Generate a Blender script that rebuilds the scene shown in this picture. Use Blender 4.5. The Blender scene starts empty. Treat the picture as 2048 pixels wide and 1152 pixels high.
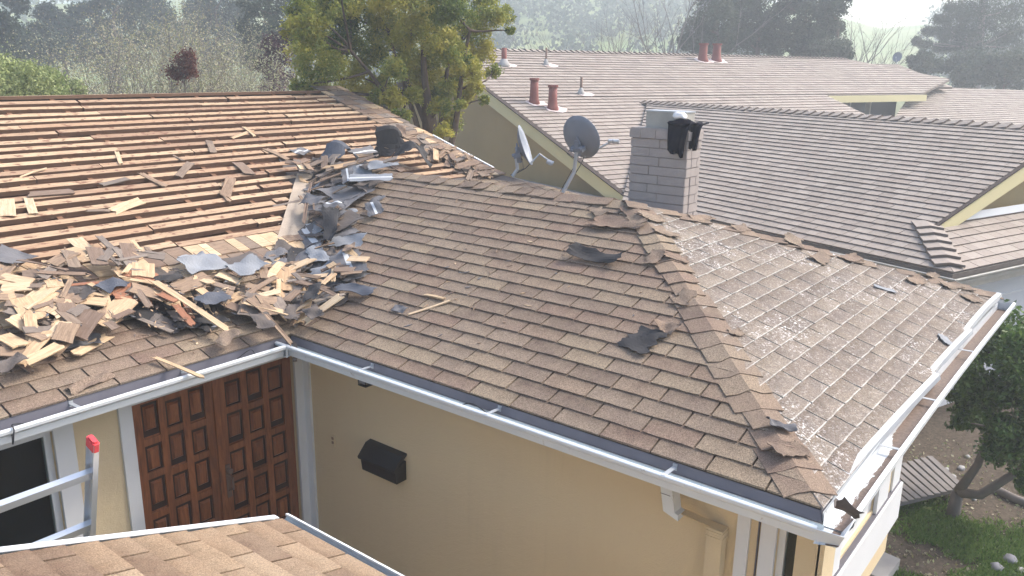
import bpy, bmesh, math, random
import numpy as np
from mathutils import Vector, Matrix, noise
random.seed(7); np.random.seed(7)
R = math.radians
sc = bpy.context.scene
COL = sc.collection

# ---------------------------------------------------------------- camera (metres; z = 0 is the eave line, ground at -2.45)
FPX, TH, PSI, ROLL = 1642.57, .26495, .66293, .0139
CAM = Vector((-3.4605, -4.7351, 1.9))
FW = Vector((math.cos(PSI), math.sin(PSI), 0)); RT = Vector((math.sin(PSI), -math.cos(PSI), 0)); UP = Vector((0, 0, 1))
AX = FW*math.cos(TH) - UP*math.sin(TH); DN = -FW*math.sin(TH) - UP*math.cos(TH)
RX = RT*math.cos(ROLL) - DN*math.sin(ROLL); DX = RT*math.sin(ROLL) + DN*math.cos(ROLL)
cd = bpy.data.cameras.new('camera'); cam = bpy.data.objects.new('camera', cd); COL.objects.link(cam)
cam.matrix_world = Matrix(((RX.x, -DX.x, -AX.x, CAM.x), (RX.y, -DX.y, -AX.y, CAM.y), (RX.z, -DX.z, -AX.z, CAM.z), (0, 0, 0, 1)))
cd.sensor_width = 36; cd.lens = 36*FPX/2048; cd.clip_start = .05; cd.clip_end = 3000
sc.camera = cam

# ---------------------------------------------------------------- light
SUN_EL, SUN_DIR = R(44), Vector((.85, -.50, 0)).normalized()
w = bpy.data.worlds.new('World'); sc.world = w; w.use_nodes = True
nt = w.node_tree; bg = nt.nodes['Background']; sky = nt.nodes.new('ShaderNodeTexSky')
sky.sky_type = 'NISHITA'; sky.sun_disc = False; sky.sun_elevation = SUN_EL
sky.sun_rotation = math.atan2(SUN_DIR.x, SUN_DIR.y); sky.air_density = 1.0; sky.dust_density = 4.0; sky.ozone_density = 1.0
nt.links.new(sky.outputs[0], bg.inputs[0]); bg.inputs[1].default_value = .15
sd = bpy.data.lights.new('sun', 'SUN'); sd.energy = 1.55; sd.angle = R(12); sd.color = (1, .95, .88)
so = bpy.data.objects.new('sun', sd); COL.objects.link(so)
tosun = Vector((SUN_DIR.x*math.cos(SUN_EL), SUN_DIR.y*math.cos(SUN_EL), math.sin(SUN_EL)))
so.rotation_euler = tosun.to_track_quat('Z', 'Y').to_euler(); so.location = (0, 0, 20)
sc.view_settings.view_transform = 'Standard'; sc.view_settings.look = 'None'
sc.view_settings.gamma = 1; sc.view_settings.exposure = 1.36
HAZE = .0047
sc.render.engine = 'CYCLES'; sc.cycles.use_denoising = True; sc.cycles.max_bounces = 6; sc.cycles.volume_bounces = 1
sc.cycles.transparent_max_bounces = 8

# ---------------------------------------------------------------- helpers
GZ = -2.45
def ray(px, py):
    return AX + RX*((px-1024)/FPX) + DX*((py-576)/FPX)
def hit(px, py, n, d):
    r = ray(px, py); n = Vector(n); return CAM + r*((d - n.dot(CAM))/n.dot(r))
def atx(px, py, x): return hit(px, py, (1, 0, 0), x)
def aty(px, py, y): return hit(px, py, (0, 1, 0), y)
def atz(px, py, z): return hit(px, py, (0, 0, 1), z)
def atd(px, py, d):                       # point at horizontal distance d
    r = ray(px, py); return CAM + r*(d/math.hypot(r.x, r.y))
def proj(P):
    d = Vector(P) - CAM; z = d.dot(AX)
    return (1024 + FPX*d.dot(RX)/z, 576 + FPX*d.dot(DX)/z, z)
def tag(o, label=None, cat=None, group=None, kind=None):
    if label: o['label'] = label
    if cat: o['category'] = cat
    if group: o['group'] = group
    if kind: o['kind'] = kind
    return o
def empty(name, loc=(0, 0, 0), rz=0):
    o = bpy.data.objects.new(name, None); COL.objects.link(o); o.location = loc; o.rotation_euler[2] = rz
    o.empty_display_size = .1; return o
def link(name, me, parent=None, mat=None):
    o = bpy.data.objects.new(name, me); COL.objects.link(o)
    if parent: o.parent = parent
    if mat and not me.materials:
        for m in (mat if isinstance(mat, (list, tuple)) else [mat]): me.materials.append(m)
    return o
class MB:
    """collects faces of one mesh"""
    def __init__(s): s.v = []; s.f = []; s.m = []; s.r = []; s.tv = []
    def poly(s, pts, m=0, r=None):
        b = len(s.v); s.v += [tuple(p) for p in pts]; s.f.append(tuple(range(b, b+len(pts)))); s.m.append(m); s.r.append(random.random() if r is None else r)
    def prism(s, pts, vec, m=0, r=None, cap=True):
        """extrude polygon pts by vec"""
        r = random.random() if r is None else r
        b = len(s.v); n = len(pts); vec = Vector(vec); s.v += [tuple(p) for p in pts] + [tuple(Vector(p)+vec) for p in pts]
        fs = [(b+i, b+(i+1) % n, b+n+(i+1) % n, b+n+i) for i in range(n)]
        if cap: fs += [tuple(b+i for i in reversed(range(n))), tuple(b+n+i for i in range(n))]
        s.f += fs; s.m += [m]*len(fs); s.r += [r]*len(fs)
    def box(s, a, b, m=0, r=None):
        x0, y0, z0 = [min(a[i], b[i]) for i in range(3)]; x1, y1, z1 = [max(a[i], b[i]) for i in range(3)]
        s.prism([(x0, y0, z0), (x1, y0, z0), (x1, y1, z0), (x0, y1, z0)], (0, 0, z1-z0), m, r)
    def bar(s, a, b, w, t, m=0, up=(0, 0, 1), r=None):
        """rectangular bar from a to b"""
        a = Vector(a); b = Vector(b); d = (b-a).normalized(); x = d.cross(Vector(up))
        if x.length < 1e-4: x = d.cross(Vector((1, 0, 0)))
        x.normalize(); y = x.cross(d)
        s.prism([a+x*(sx*w/2)+y*(sy*t/2) for sx, sy in ((-1, -1), (1, -1), (1, 1), (-1, 1))], b-a, m, r)
    def tube(s, pts, rad, n=8, m=0, cap=True):
        pts = [Vector(p) for p in pts]; rads = rad if isinstance(rad, (list, tuple)) else [rad]*len(pts)
        rings = []; prev = None
        for i, p in enumerate(pts):
            d = (pts[min(i+1, len(pts)-1)] - pts[max(i-1, 0)]).normalized()
            if prev is None:
                x = d.cross(Vector((0, 0, 1)))
                if x.length < 1e-3: x = d.cross(Vector((1, 0, 0)))
            else: x = prev - d*prev.dot(d)
            x.normalize(); prev = x; y = d.cross(x); b = len(s.v)
            s.v += [tuple(p + (x*math.cos(2*math.pi*k/n)+y*math.sin(2*math.pi*k/n))*rads[i]) for k in range(n)]; rings.append(b)
        for a, b in zip(rings, rings[1:]):
            for k in range(n): s.f.append((a+k, a+(k+1) % n, b+(k+1) % n, b+k)); s.m.append(m); s.r.append(.5)
        if cap:
            for q in (rings[0], rings[-1]): s.f.append(tuple(range(q, q+n))); s.m.append(m); s.r.append(.5)
    def mesh(s, name, mats, smooth=False):
        me = bpy.data.meshes.new(name); me.from_pydata(s.v, [], s.f)
        if s.tv:
            tv = me.attributes.new('tv', 'FLOAT', 'POINT'); tv.data.foreach_set('value', (s.tv+[.5]*len(s.v))[:len(s.v)])
        for m in (mats if isinstance(mats, (list, tuple)) else [mats]): me.materials.append(m)
        me.polygons.foreach_set('material_index', s.m)
        at = me.attributes.new('rnd', 'FLOAT', 'FACE'); at.data.foreach_set('value', s.r)
        bm = bmesh.new(); bm.from_mesh(me); bmesh.ops.recalc_face_normals(bm, faces=bm.faces); bm.to_mesh(me); bm.free()
        if smooth: me.polygons.foreach_set('use_smooth', [True]*len(me.polygons))
        me.update(); return me
    def build(s, name, mats, parent=None, smooth=False, kind=None):
        o = link(name, s.mesh(name, mats, smooth), parent)
        if kind: o['kind'] = kind
        return o
def frame(O, u, v):
    """matrix with local x=u, y=v, z=normal"""
    u = Vector(u).normalized(); v = Vector(v).normalized(); n = u.cross(v).normalized()
    return Matrix(((u.x, v.x, n.x, O[0]), (u.y, v.y, n.y, O[1]), (u.z, v.z, n.z, O[2]), (0, 0, 0, 1)))
def clip(poly, region):
    """Sutherland-Hodgman, region convex counter-clockwise"""
    out = poly
    for i in range(len(region)):
        a = region[i]; b = region[(i+1) % len(region)]; inp = out; out = []
        if not inp: return []
        side = lambda p: (b[0]-a[0])*(p[1]-a[1]) - (b[1]-a[1])*(p[0]-a[0])
        for j in range(len(inp)):
            p = inp[j]; q = inp[(j+1) % len(inp)]; sp = side(p); sq = side(q)
            if sp >= -1e-9: out.append(p)
            if (sp > 1e-9 and sq < -1e-9) or (sp < -1e-9 and sq > 1e-9):
                t = sp/(sp-sq); out.append((p[0]+(q[0]-p[0])*t, p[1]+(q[1]-p[1])*t))
    return out
def area(p): return abs(sum(p[i][0]*p[(i+1) % len(p)][1]-p[(i+1) % len(p)][0]*p[i][1] for i in range(len(p))))/2

# ---------------------------------------------------------------- materials
class NT:
    def __init__(s, name, rough=.8, spec=.3, metal=0):
        s.m = bpy.data.materials.new(name); s.m.use_nodes = True; s.t = s.m.node_tree; s.p = s.t.nodes['Principled BSDF']
        s.p.inputs['Roughness'].default_value = rough; s.p.inputs['Specular IOR Level'].default_value = spec; s.p.inputs['Metallic'].default_value = metal
    def n(s, ty, **k):
        x = s.t.nodes.new('ShaderNode'+ty)
        for a, b in k.items(): setattr(x, a, b)
        return x
    def l(s, a, b): s.t.links.new(a, b)
    def val(s, x, sock):
        if hasattr(x, 'links'): s.l(x, sock)
        else: sock.default_value = x
    def coord(s, kind='pos', scale=(1, 1, 1), off=False):
        if kind == 'pos': o = s.n('NewGeometry').outputs['Position']
        else: o = s.n('TexCoord').outputs['Object']
        mp = s.n('Mapping'); s.l(o, mp.inputs[0]); mp.inputs['Scale'].default_value = scale
        if off:
            oi = s.n('ObjectInfo'); mu = s.n('Math', operation='MULTIPLY'); mu.inputs[1].default_value = 37; s.l(oi.outputs['Random'], mu.inputs[0])
            s.l(mu.outputs[0], mp.inputs['Location'])
        return mp.outputs[0]
    def noise(s, co, scale, detail=3, rough=.5, lo=None, hi=None, dist=0):
        x = s.n('TexNoise'); s.l(co, x.inputs['Vector']); x.inputs['Scale'].default_value = scale; x.inputs['Detail'].default_value = detail; x.inputs['Roughness'].default_value = rough; x.inputs['Distortion'].default_value = dist
        o = x.outputs[0]
        if lo is not None: o = s.ramp(o, lo, hi)
        return o
    def ramp(s, v, lo, hi, a=0, b=1):
        x = s.n('MapRange'); s.val(v, x.inputs[0])
        for i, q in enumerate((lo, hi, a, b)): x.inputs[1+i].default_value = q
        return x.outputs[0]
    def mix(s, f, a, b, mode='MIX'):
        x = s.n('Mix', data_type='RGBA', blend_type=mode); s.val(f, x.inputs[0])
        for v, k in ((a, 6), (b, 7)):
            if isinstance(v, tuple): x.inputs[k].default_value = (*v, 1)
            else: s.l(v, x.inputs[k])
        return x.outputs[2]
    def math(s, op, a, b=0.0):
        x = s.n('Math', operation=op); s.val(a, x.inputs[0]); s.val(b, x.inputs[1]); return x.outputs[0]
    def rnd(s):
        at = s.n('Attribute', attribute_name='rnd'); oi = s.n('ObjectInfo')
        return s.math('FRACT', s.math('ADD', at.outputs['Fac'], oi.outputs['Random']))
    def tone(s, cols, attr_only=False):
        r = s.n('ValToRGB'); s.l(s.n('Attribute', attribute_name='rnd').outputs['Fac'] if attr_only else s.rnd(), r.inputs[0]); e = r.color_ramp.elements
        while len(e) < len(cols): e.new(.5)
        for i, c in enumerate(cols): e[i].position = i/(len(cols)-1); e[i].color = (*c, 1)
        return r.outputs[0]
    def bump(s, h, d=.005, st=.5):
        b = s.n('Bump'); b.inputs['Distance'].default_value = d; b.inputs['Strength'].default_value = st; s.l(h, b.inputs['Height']); s.l(b.outputs[0], s.p.inputs['Normal'])
    def col(s, c):
        if isinstance(c, tuple): s.p.inputs['Base Color'].default_value = (*c, 1)
        else: s.l(c, s.p.inputs['Base Color'])
        return s.m
def grey(s, v):
    x = s.n('CombineColor')
    for i in range(3): s.l(v, x.inputs[i])
    return x.outputs[0]

def mat_shingle(name, cols, dust_sun=0, grain=.62, patch=.35, streak=None):
    s = NT(name, .92, .25); co = s.coord()
    c = s.tone(cols)
    big = s.noise(co, 1.3, 4, .6, .3, .7); c = s.mix(s.math('MULTIPLY', big, patch), c, s.mix(.5, c, (cols[0][0]*.45, cols[0][1]*.42, cols[0][2]*.42)))
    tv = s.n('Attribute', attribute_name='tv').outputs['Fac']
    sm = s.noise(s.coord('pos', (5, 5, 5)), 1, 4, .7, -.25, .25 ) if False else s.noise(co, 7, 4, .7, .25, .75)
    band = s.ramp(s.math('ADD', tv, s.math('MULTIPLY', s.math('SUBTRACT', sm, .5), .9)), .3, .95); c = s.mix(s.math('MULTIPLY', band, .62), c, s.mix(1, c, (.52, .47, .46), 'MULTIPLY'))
    med = s.noise(co, 9, 4, .65, .35, .7); c = s.mix(s.math('MULTIPLY', med, .35), c, (.3, .235, .165))
    g = s.noise(co, 170, 2, .6, .35, .68); g2 = s.noise(co, 75, 3, .7, .3, .7)
    gg = s.ramp(s.math('ADD', s.math('MULTIPLY', g, .6), s.math('MULTIPLY', g2, .4)), 0, 1, 1-grain, 1+grain*.9)
    c = s.mix(1, c, grey(s, gg), 'MULTIPLY')
    if dust_sun:
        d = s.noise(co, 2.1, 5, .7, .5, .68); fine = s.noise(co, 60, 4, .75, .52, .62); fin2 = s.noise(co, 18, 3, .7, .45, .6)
        k = s.math('MULTIPLY', s.math('MULTIPLY', s.ramp(d, 0, 1, .18, 1), fine), s.ramp(fin2, 0, 1, .3, 1.3)); k = s.math('MULTIPLY', k, dust_sun)
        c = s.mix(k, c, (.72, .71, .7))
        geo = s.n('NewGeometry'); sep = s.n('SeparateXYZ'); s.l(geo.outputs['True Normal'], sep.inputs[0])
        edge = s.math('MAXIMUM', s.ramp(sep.outputs[2], .75, .55), s.ramp(tv, .07, .03)); k2 = s.math('MULTIPLY', edge, s.ramp(fin2, 0, 1, .45, .9)); c = s.mix(s.math('MULTIPLY', k2, .75), c, (.62, .60, .56))  # butt edges whitened in colour for the sun they catch, plus dust
    s.bump(g, .003, .5); return s.col(c)
M = {}
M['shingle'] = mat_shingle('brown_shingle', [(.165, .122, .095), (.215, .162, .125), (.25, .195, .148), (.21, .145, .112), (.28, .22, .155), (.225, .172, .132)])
M['shingle_dusty_sunlit'] = mat_shingle('dusty_sunlit_shingle', [(.155, .128, .11), (.205, .17, .145), (.25, .21, .17), (.185, .15, .13)], dust_sun=1.5)
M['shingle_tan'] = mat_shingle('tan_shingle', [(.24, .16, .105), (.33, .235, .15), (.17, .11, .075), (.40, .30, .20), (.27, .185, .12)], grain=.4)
M['under'] = mat_shingle('shingle_underlay', [(.022, .016, .013), (.026, .02, .016)], grain=.2)
M['torn'] = mat_shingle('torn_shingle', [(.155, .112, .088), (.23, .175, .132), (.20, .14, .108), (.25, .185, .135)], grain=.45)
def mat_nshingle():
    s = NT('neighbour_shingle', .85, .35); co = s.coord()
    c = s.tone([(.22, .185, .16), (.28, .24, .205), (.34, .295, .255), (.25, .205, .175)])
    g = s.noise(co, 30, 4, .7, .3, .7, ); c = s.mix(.28, c, s.mix(g, (.12, .095, .08), (.40, .35, .30)))
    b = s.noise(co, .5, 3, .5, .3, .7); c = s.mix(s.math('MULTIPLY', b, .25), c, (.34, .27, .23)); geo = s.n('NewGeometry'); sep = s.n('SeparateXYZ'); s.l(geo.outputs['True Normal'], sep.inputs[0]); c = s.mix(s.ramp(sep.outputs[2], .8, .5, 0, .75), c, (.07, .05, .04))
    return s.col(c)
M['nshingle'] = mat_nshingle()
def mat_flash():
    s = NT('flashing_stain', .8); co = s.coord(); k = s.noise(co, 9, 4, .7, .4, .6)
    return s.col(s.mix(k, (.75, .68, .66), (.45, .33, .30)))
M['pipe_flash'] = mat_flash()
def mat_wood(name, cols, dark=(.09, .055, .035), along=(1, 9, 9), scale=6, knots=.5, rough=.85, kind='obj'):
    s = NT(name, rough, .2); co = s.coord(kind, along, off=True); c = s.tone(cols)
    g = s.noise(co, scale, 5, .65, .35, .7, dist=.6); c = s.mix(s.math('MULTIPLY', g, .55), c, dark)
    f = s.noise(co, scale*7, 3, .6, .4, .65); c = s.mix(s.math('MULTIPLY', f, .25), c, dark)
    co2 = s.coord(kind, (1, 1.6, 1), off=True); k = s.noise(co2, 14, 2, .5, .58, .66); c = s.mix(s.math('MULTIPLY', k, knots), c, dark)
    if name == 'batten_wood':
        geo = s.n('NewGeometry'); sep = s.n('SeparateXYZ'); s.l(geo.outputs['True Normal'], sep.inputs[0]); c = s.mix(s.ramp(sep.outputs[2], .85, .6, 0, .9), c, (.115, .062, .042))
    s.bump(g, .003, .35); return s.col(c)
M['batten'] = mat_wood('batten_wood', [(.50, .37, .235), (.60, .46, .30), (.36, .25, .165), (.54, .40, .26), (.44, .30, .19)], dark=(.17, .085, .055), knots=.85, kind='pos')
M['rafter'] = mat_wood('rafter_wood', [(.20, .10, .06), (.26, .14, .085)], kind='pos', along=(9, 1, 9))
M['deck_old'] = mat_wood('old_boards', [(.17, .085, .055), (.22, .12, .08)], along=(1, 4, 4))
M['shake_light'] = mat_wood('fresh_split_cedar', [(.64, .49, .31), (.55, .40, .25), (.70, .56, .38), (.47, .33, .20)], dark=(.25, .14, .08), along=(1, 12, 12), knots=.2)
M['shake_mid'] = mat_wood('weathered_cedar', [(.29, .205, .145), (.36, .26, .18), (.22, .155, .12), (.28, .22, .17)], dark=(.10, .065, .045), along=(1, 12, 12), knots=.3)
M['shake_grey'] = mat_wood('grey_weathered_cedar', [(.26, .215, .18), (.20, .165, .14), (.32, .27, .225)], dark=(.09, .07, .06), along=(1, 12, 12), knots=.3)
M['shake_red'] = mat_wood('reddish_cedar', [(.34, .15, .09), (.42, .20, .12)], along=(1, 12, 12))
def mat_plain(name, c, rough=.6, spec=.4, metal=0, var=.15, scale=6, grain=0, dirt=None, dk=(.2, .17, .14)):
    s = NT(name, rough, spec, metal); co = s.coord(); n = s.noise(co, scale, 4, .6, .3, .7)
    cc = s.mix(s.math('MULTIPLY', n, var), c, tuple(x*.55 for x in c))
    if grain: g = s.noise(co, 120, 2, .5, .3, .7); cc = s.mix(s.math('MULTIPLY', g, grain), cc, tuple(x*.6 for x in c)); s.bump(g, .002, .4)
    if dirt: d = s.noise(co, 11, 6, .75, dirt, dirt+.08); cc = s.mix(d, cc, dk)
    return s.col(cc)
M['felt'] = mat_plain('tar_felt', (.05, .048, .05), .85, .2, var=.5, grain=.3)
M['felt_grey'] = mat_plain('shingle_back_grey', (.175, .172, .18), .9, .15, var=.6, grain=.4)
M['felt_light'] = mat_plain('shingle_back_pale', (.27, .285, .31), .75, .4, var=.6, grain=.4)
M['felt_brown'] = mat_plain('shingle_back_brown', (.14, .12, .11), .9, .2, var=.7, grain=.6)
M['felt_blue'] = mat_plain('felt_bluish', (.09, .098, .12), .75, .25, var=.5, grain=.2)
M['stripe'] = mat_plain('white_strip', (.58, .60, .62), .8, .2, var=.3)
M['ply'] = mat_plain('plywood_strip', (.46, .38, .30), .85, .2, var=.6, scale=5, grain=.3, dirt=.62, dk=(.2, .17, .14))
M['stucco'] = mat_plain('tan_stucco', (.62, .49, .31), .9, .2, var=.12, scale=1.2, grain=.12)
def mat_stucco():
    s = NT('tan_stucco', .95, .15); co = s.coord(); a = s.noise(co, 1.1, 4, .6, .3, .7); st = s.math('MULTIPLY', s.noise(s.coord('pos', (5, 5, .35)), 1, 6, .7, .5, .8, dist=.8), s.noise(co, 1.6, 3, .6, .4, .7)); f = s.noise(co, 160, 3, .6, .3, .7); m = s.noise(co, 22, 4, .6, .3, .7)
    c = s.mix(s.math('MULTIPLY', a, .18), (.70, .57, .37), (.57, .45, .29)); c = s.mix(s.math('MULTIPLY', st, .32), c, (.40, .31, .21)); c = s.mix(s.math('MULTIPLY', f, .12), c, (.40, .31, .2))
    s.bump(s.math('ADD', f, m), .004, .6); return s.col(c)
M['stucco'] = mat_stucco()
M['stucco_n'] = mat_plain('neighbour_tan_stucco', (.44, .33, .17), .95, .2, var=.25, scale=.8, grain=.2)
M['cream'] = mat_plain('cream_fascia', (.66, .58, .33), .7, .3, var=.1, scale=3)
M['white'] = mat_plain('white_trim_paint', (.68, .69, .70), .55, .4, var=.12, scale=2.5)
M['gutter'] = mat_plain('white_gutter_enamel', (.68, .71, .73), .4, .5, var=.18, scale=3, dirt=.62, dk=(.42, .40, .37))
M['gutter_in'] = mat_plain('gutter_inside', (.60, .655, .675), .6, .4, var=.12, scale=2.5)
M['drip'] = mat_plain('dark_drip_flashing', (.125, .12, .145), .55, .45, var=.5, scale=3.5)
M['alu_strip'] = mat_plain('bare_metal_strip', (.40, .42, .44), .5, .5, .3, var=.4, scale=4)
M['metal'] = mat_plain('aluminium', (.72, .74, .76), .35, .5, .75, var=.15)
M['red'] = mat_plain('red_plastic', (.62, .06, .07), .45, .5, var=.1)
M['redpipe'] = mat_plain('red_painted_flue', (.22, .068, .055), .7, .3, var=.4, scale=9)
M['rake_dark'] = mat_plain('dark_brown_edge', (.05, .035, .03), .8, .2)
M['rustpipe'] = mat_plain('brown_vent_pipe', (.20, .13, .10), .8, .2, var=.3)
M['black'] = mat_plain('black_mailbox_paint', (.018, .018, .02), .42, .5, var=.2)
M['cloth'] = mat_plain('black_cloth', (.014, .014, .022), .95, .1, var=.4)
M['bag_white'] = mat_plain('white_cloth', (.78, .76, .75), .9, .1, var=.1)
M['dish'] = mat_plain('grey_dish_back', (.16, .175, .21), .5, .5, var=.15)
M['dish_front'] = mat_plain('dish_front_grey', (.26, .29, .34), .5, .5, var=.15)
M['galv'] = mat_plain('galvanised_tube', (.42, .44, .47), .45, .5, .5, var=.2)
M['darkpl'] = mat_plain('dark_cable', (.02, .02, .025), .6, .4)
M['slump'] = mat_plain('painted_brick', (.39, .345, .325), .9, .2, var=.35, scale=7, grain=.3)
M['mortar'] = mat_plain('mortar', (.31, .275, .26), .95, .1, var=.3)
M['flue'] = mat_plain('weathered_flue_sheet', (.42, .40, .36), .7, .3, var=.6, scale=5)
M['siding'] = mat_plain('pale_grey_siding', (.60, .61, .64), .8, .2, var=.1, scale=1)
M['deckboard'] = mat_plain('grey_weathered_board', (.24, .22, .21), .9, .2, var=.4, scale=6, grain=.3)
M['rock'] = mat_plain('grey_rock', (.20, .20, .22), .9, .2, var=.6, scale=5)
M['rockpale'] = mat_plain('pale_stone', (.36, .35, .34), .9, .2, var=.4, scale=3)
M['gutter_dirt'] = mat_plain('gutter_sediment', (.15, .105, .08), .95, .1, var=.6, scale=20, grain=.6)
M['plaster'] = mat_plain('outlet_plate', (.30, .2, .13), .6, .3)
def mat_gutter_paint():
    s = NT('peeling_white_paint', .6); co = s.coord('pos', (18, 55, 20)); k = s.noise(co, 1, 3, .6)
    geo = s.n('NewGeometry'); sep = s.n('SeparateXYZ'); s.l(geo.outputs['Position'], sep.inputs[0])
    # the sediment fills the outer half of the trough, its edge ragged
    y = s.math('ADD', sep.outputs[1], s.math('MULTIPLY', k, .06)); x = s.ramp(sep.outputs[0], .9, 1.5, 0, .10)
    d = s.ramp(s.math('SUBTRACT', y, x), -3.842, -3.848)
    m2 = s.noise(s.coord(), 60, 3, .6, .3, .7)
    return s.col(s.mix(d, (.62, .65, .66), s.mix(m2, (.10, .07, .055), (.2, .14, .105))))
M['gutter_peel'] = mat_gutter_paint()
def mat_door():
    s = NT('varnished_door_wood', .35, .5); co = s.coord('obj', (10, 10, 1.2)); g = s.noise(co, 3, 5, .65, .3, .7, dist=1)
    c = s.mix(g, (.37, .13, .046), (.14, .042, .016)); c = s.mix(s.math('MULTIPLY', s.rnd(), .45), c, (.09, .032, .016))
    return s.col(c)
M['door'] = mat_door()
M['doordark'] = mat_plain('dark_door_groove', (.035, .012, .007), .5, .4, var=.3)
def mat_glass():
    s = NT('window_glass', .04, .6); t = s.t; tr = s.n('BsdfTransparent'); gl = s.n('BsdfGlossy'); gl.inputs['Roughness'].default_value = .03; fr = s.n('Fresnel'); fr.inputs[0].default_value = 1.6; mx = s.n('MixShader')
    tr.inputs[0].default_value = (.75, .8, .8, 1); s.l(s.math('MULTIPLY', fr.outputs[0], .3), mx.inputs[0]); s.l(tr.outputs[0], mx.inputs[1]); s.l(gl.outputs[0], mx.inputs[2]); s.l(mx.outputs[0], t.nodes['Material Output'].inputs[0]); return s.m
def mat_room(): return mat_plain('dark_room', (.03, .028, .03), .9, .1)
M['room'] = mat_room()
M['glass'] = mat_glass()
M['curtain'] = mat_plain('grey_curtain', (.20, .20, .215), .9, .1, var=.2)
def mat_leaf(name, cols, rough=.6, trans=.25):
    s = NT(name, rough, .25); c = s.tone(cols, True); s.col(c)
    tr = s.n('BsdfTranslucent'); s.l(c, tr.inputs[0]); mx = s.n('MixShader'); mx.inputs[0].default_value = trans
    out = s.t.nodes['Material Output']; s.l(s.p.outputs[0], mx.inputs[1]); s.l(tr.outputs[0], mx.inputs[2]); s.l(mx.outputs[0], out.inputs[0])
    return s.m
M['leaf_juniper'] = mat_leaf('juniper_foliage', [(.05, .09, .024), (.12, .17, .036), (.21, .25, .05), (.33, .33, .06), (.42, .38, .07)])
M['leaf_juniper_d'] = mat_leaf('juniper_foliage_dark', [(.035, .065, .022), (.06, .10, .028), (.10, .14, .03)])
M['leaf_dark'] = mat_leaf('dark_evergreen_foliage', [(.022, .036, .022), (.04, .06, .034), (.06, .08, .045)])
M['leaf_bush'] = mat_leaf('glossy_dark_leaves', [(.02, .045, .014), (.045, .09, .025), (.08, .15, .035), (.14, .22, .06)], rough=.35)
M['leaf_pale'] = mat_leaf('pale_sparse_leaves', [(.22, .26, .10), (.34, .34, .18), (.30, .26, .19), (.44, .42, .28), (.20, .26, .08)])
M['leaf_yg'] = mat_leaf('yellow_green_leaves', [(.18, .24, .07), (.27, .33, .12), (.34, .38, .16), (.15, .19, .08)])
M['leaf_red'] = mat_leaf('red_brown_leaves', [(.10, .03, .02), (.17, .05, .03), (.07, .02, .02)])
M['leaf_maroon'] = mat_leaf('maroon_leaves', [(.06, .014, .025), (.10, .025, .04), (.035, .01, .018)])
M['leaf_hill'] = mat_leaf('distant_wood_foliage', [(.03, .05, .03), (.05, .075, .045), (.075, .09, .05)])
M['bark'] = mat_plain('bark', (.13, .10, .08), .95, .1, var=.6, scale=14, grain=.3)
M['bark_pale'] = mat_plain('pale_bark', (.24, .21, .19), .95, .1, var=.5, scale=12)
M['bark_grey'] = mat_plain('grey_bark', (.17, .15, .14), .95, .1, var=.4)
def mat_ground():
    s = NT('garden_soil', .98, .1); co = s.coord(); a = s.noise(co, 1.2, 6, .7, .42, .58); b = s.noise(co, 28, 4, .7, .3, .7)
    c = s.mix(b, (.045, .035, .027), (.13, .105, .08)); lf = s.noise(co, 45, 3, .6, .66, .7); c = s.mix(lf, c, (.33, .26, .18))
    # grass covers the slopes and open land away from the houses
    geo = s.n('NewGeometry'); sep = s.n('SeparateXYZ'); s.l(geo.outputs['Position'], sep.inputs[0])
    far = s.ramp(sep.outputs[2], -2.2, 0); g = s.mix(s.noise(co, .08, 4, .6, .35, .65), (.16, .22, .075), (.28, .30, .14))
    return s.col(s.mix(far, c, g))
M['ground'] = mat_ground()
M['grass'] = mat_leaf('grass_blades', [(.06, .13, .02), (.11, .19, .035), (.17, .25, .06), (.08, .14, .03)])

# ---------------------------------------------------------------- ground and hills
def hill(x, y):
    d = math.hypot(x-CAM.x, y-CAM.y); az = math.degrees(math.atan2((Vector((x, y, 0))-CAM).dot(RT), (Vector((x, y, 0))-CAM).dot(FW)))
    t = min(max((d-45)/140, 0), 1); t = t*t*(3-2*t)
    top = 17 + 5*math.exp(-((az-3)/9)**2) - 5*math.exp(-((az-24)/5)**2) - 3*math.exp(-((az+30)/9)**2)
    return GZ + t*top*(1 + .06*noise.noise(Vector((x*.02, y*.02, 0))))
def build_ground():
    g = MB(); rs = [0, 3, 6, 10, 15, 22, 30, 40, 50, 60, 70, 80, 95, 110, 125, 140, 155, 170, 185, 210, 260]; N = 96; idx = []
    for r in rs:
        row = []
        for k in range(N):
            a = 2*math.pi*k/N; x = CAM.x + r*math.cos(a); y = CAM.y + r*math.sin(a)
            row.append(len(g.v)); g.v.append((x, y, hill(x, y)))
        idx.append(row)
    for i in range(len(rs)-1):
        for k in range(N):
            g.f.append((idx[i][k], idx[i][(k+1) % N], idx[i+1][(k+1) % N], idx[i+1][k])); g.m.append(0); g.r.append(.5)
    return g.build('ground', M['ground'], smooth=True, kind='structure')
build_ground()

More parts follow.
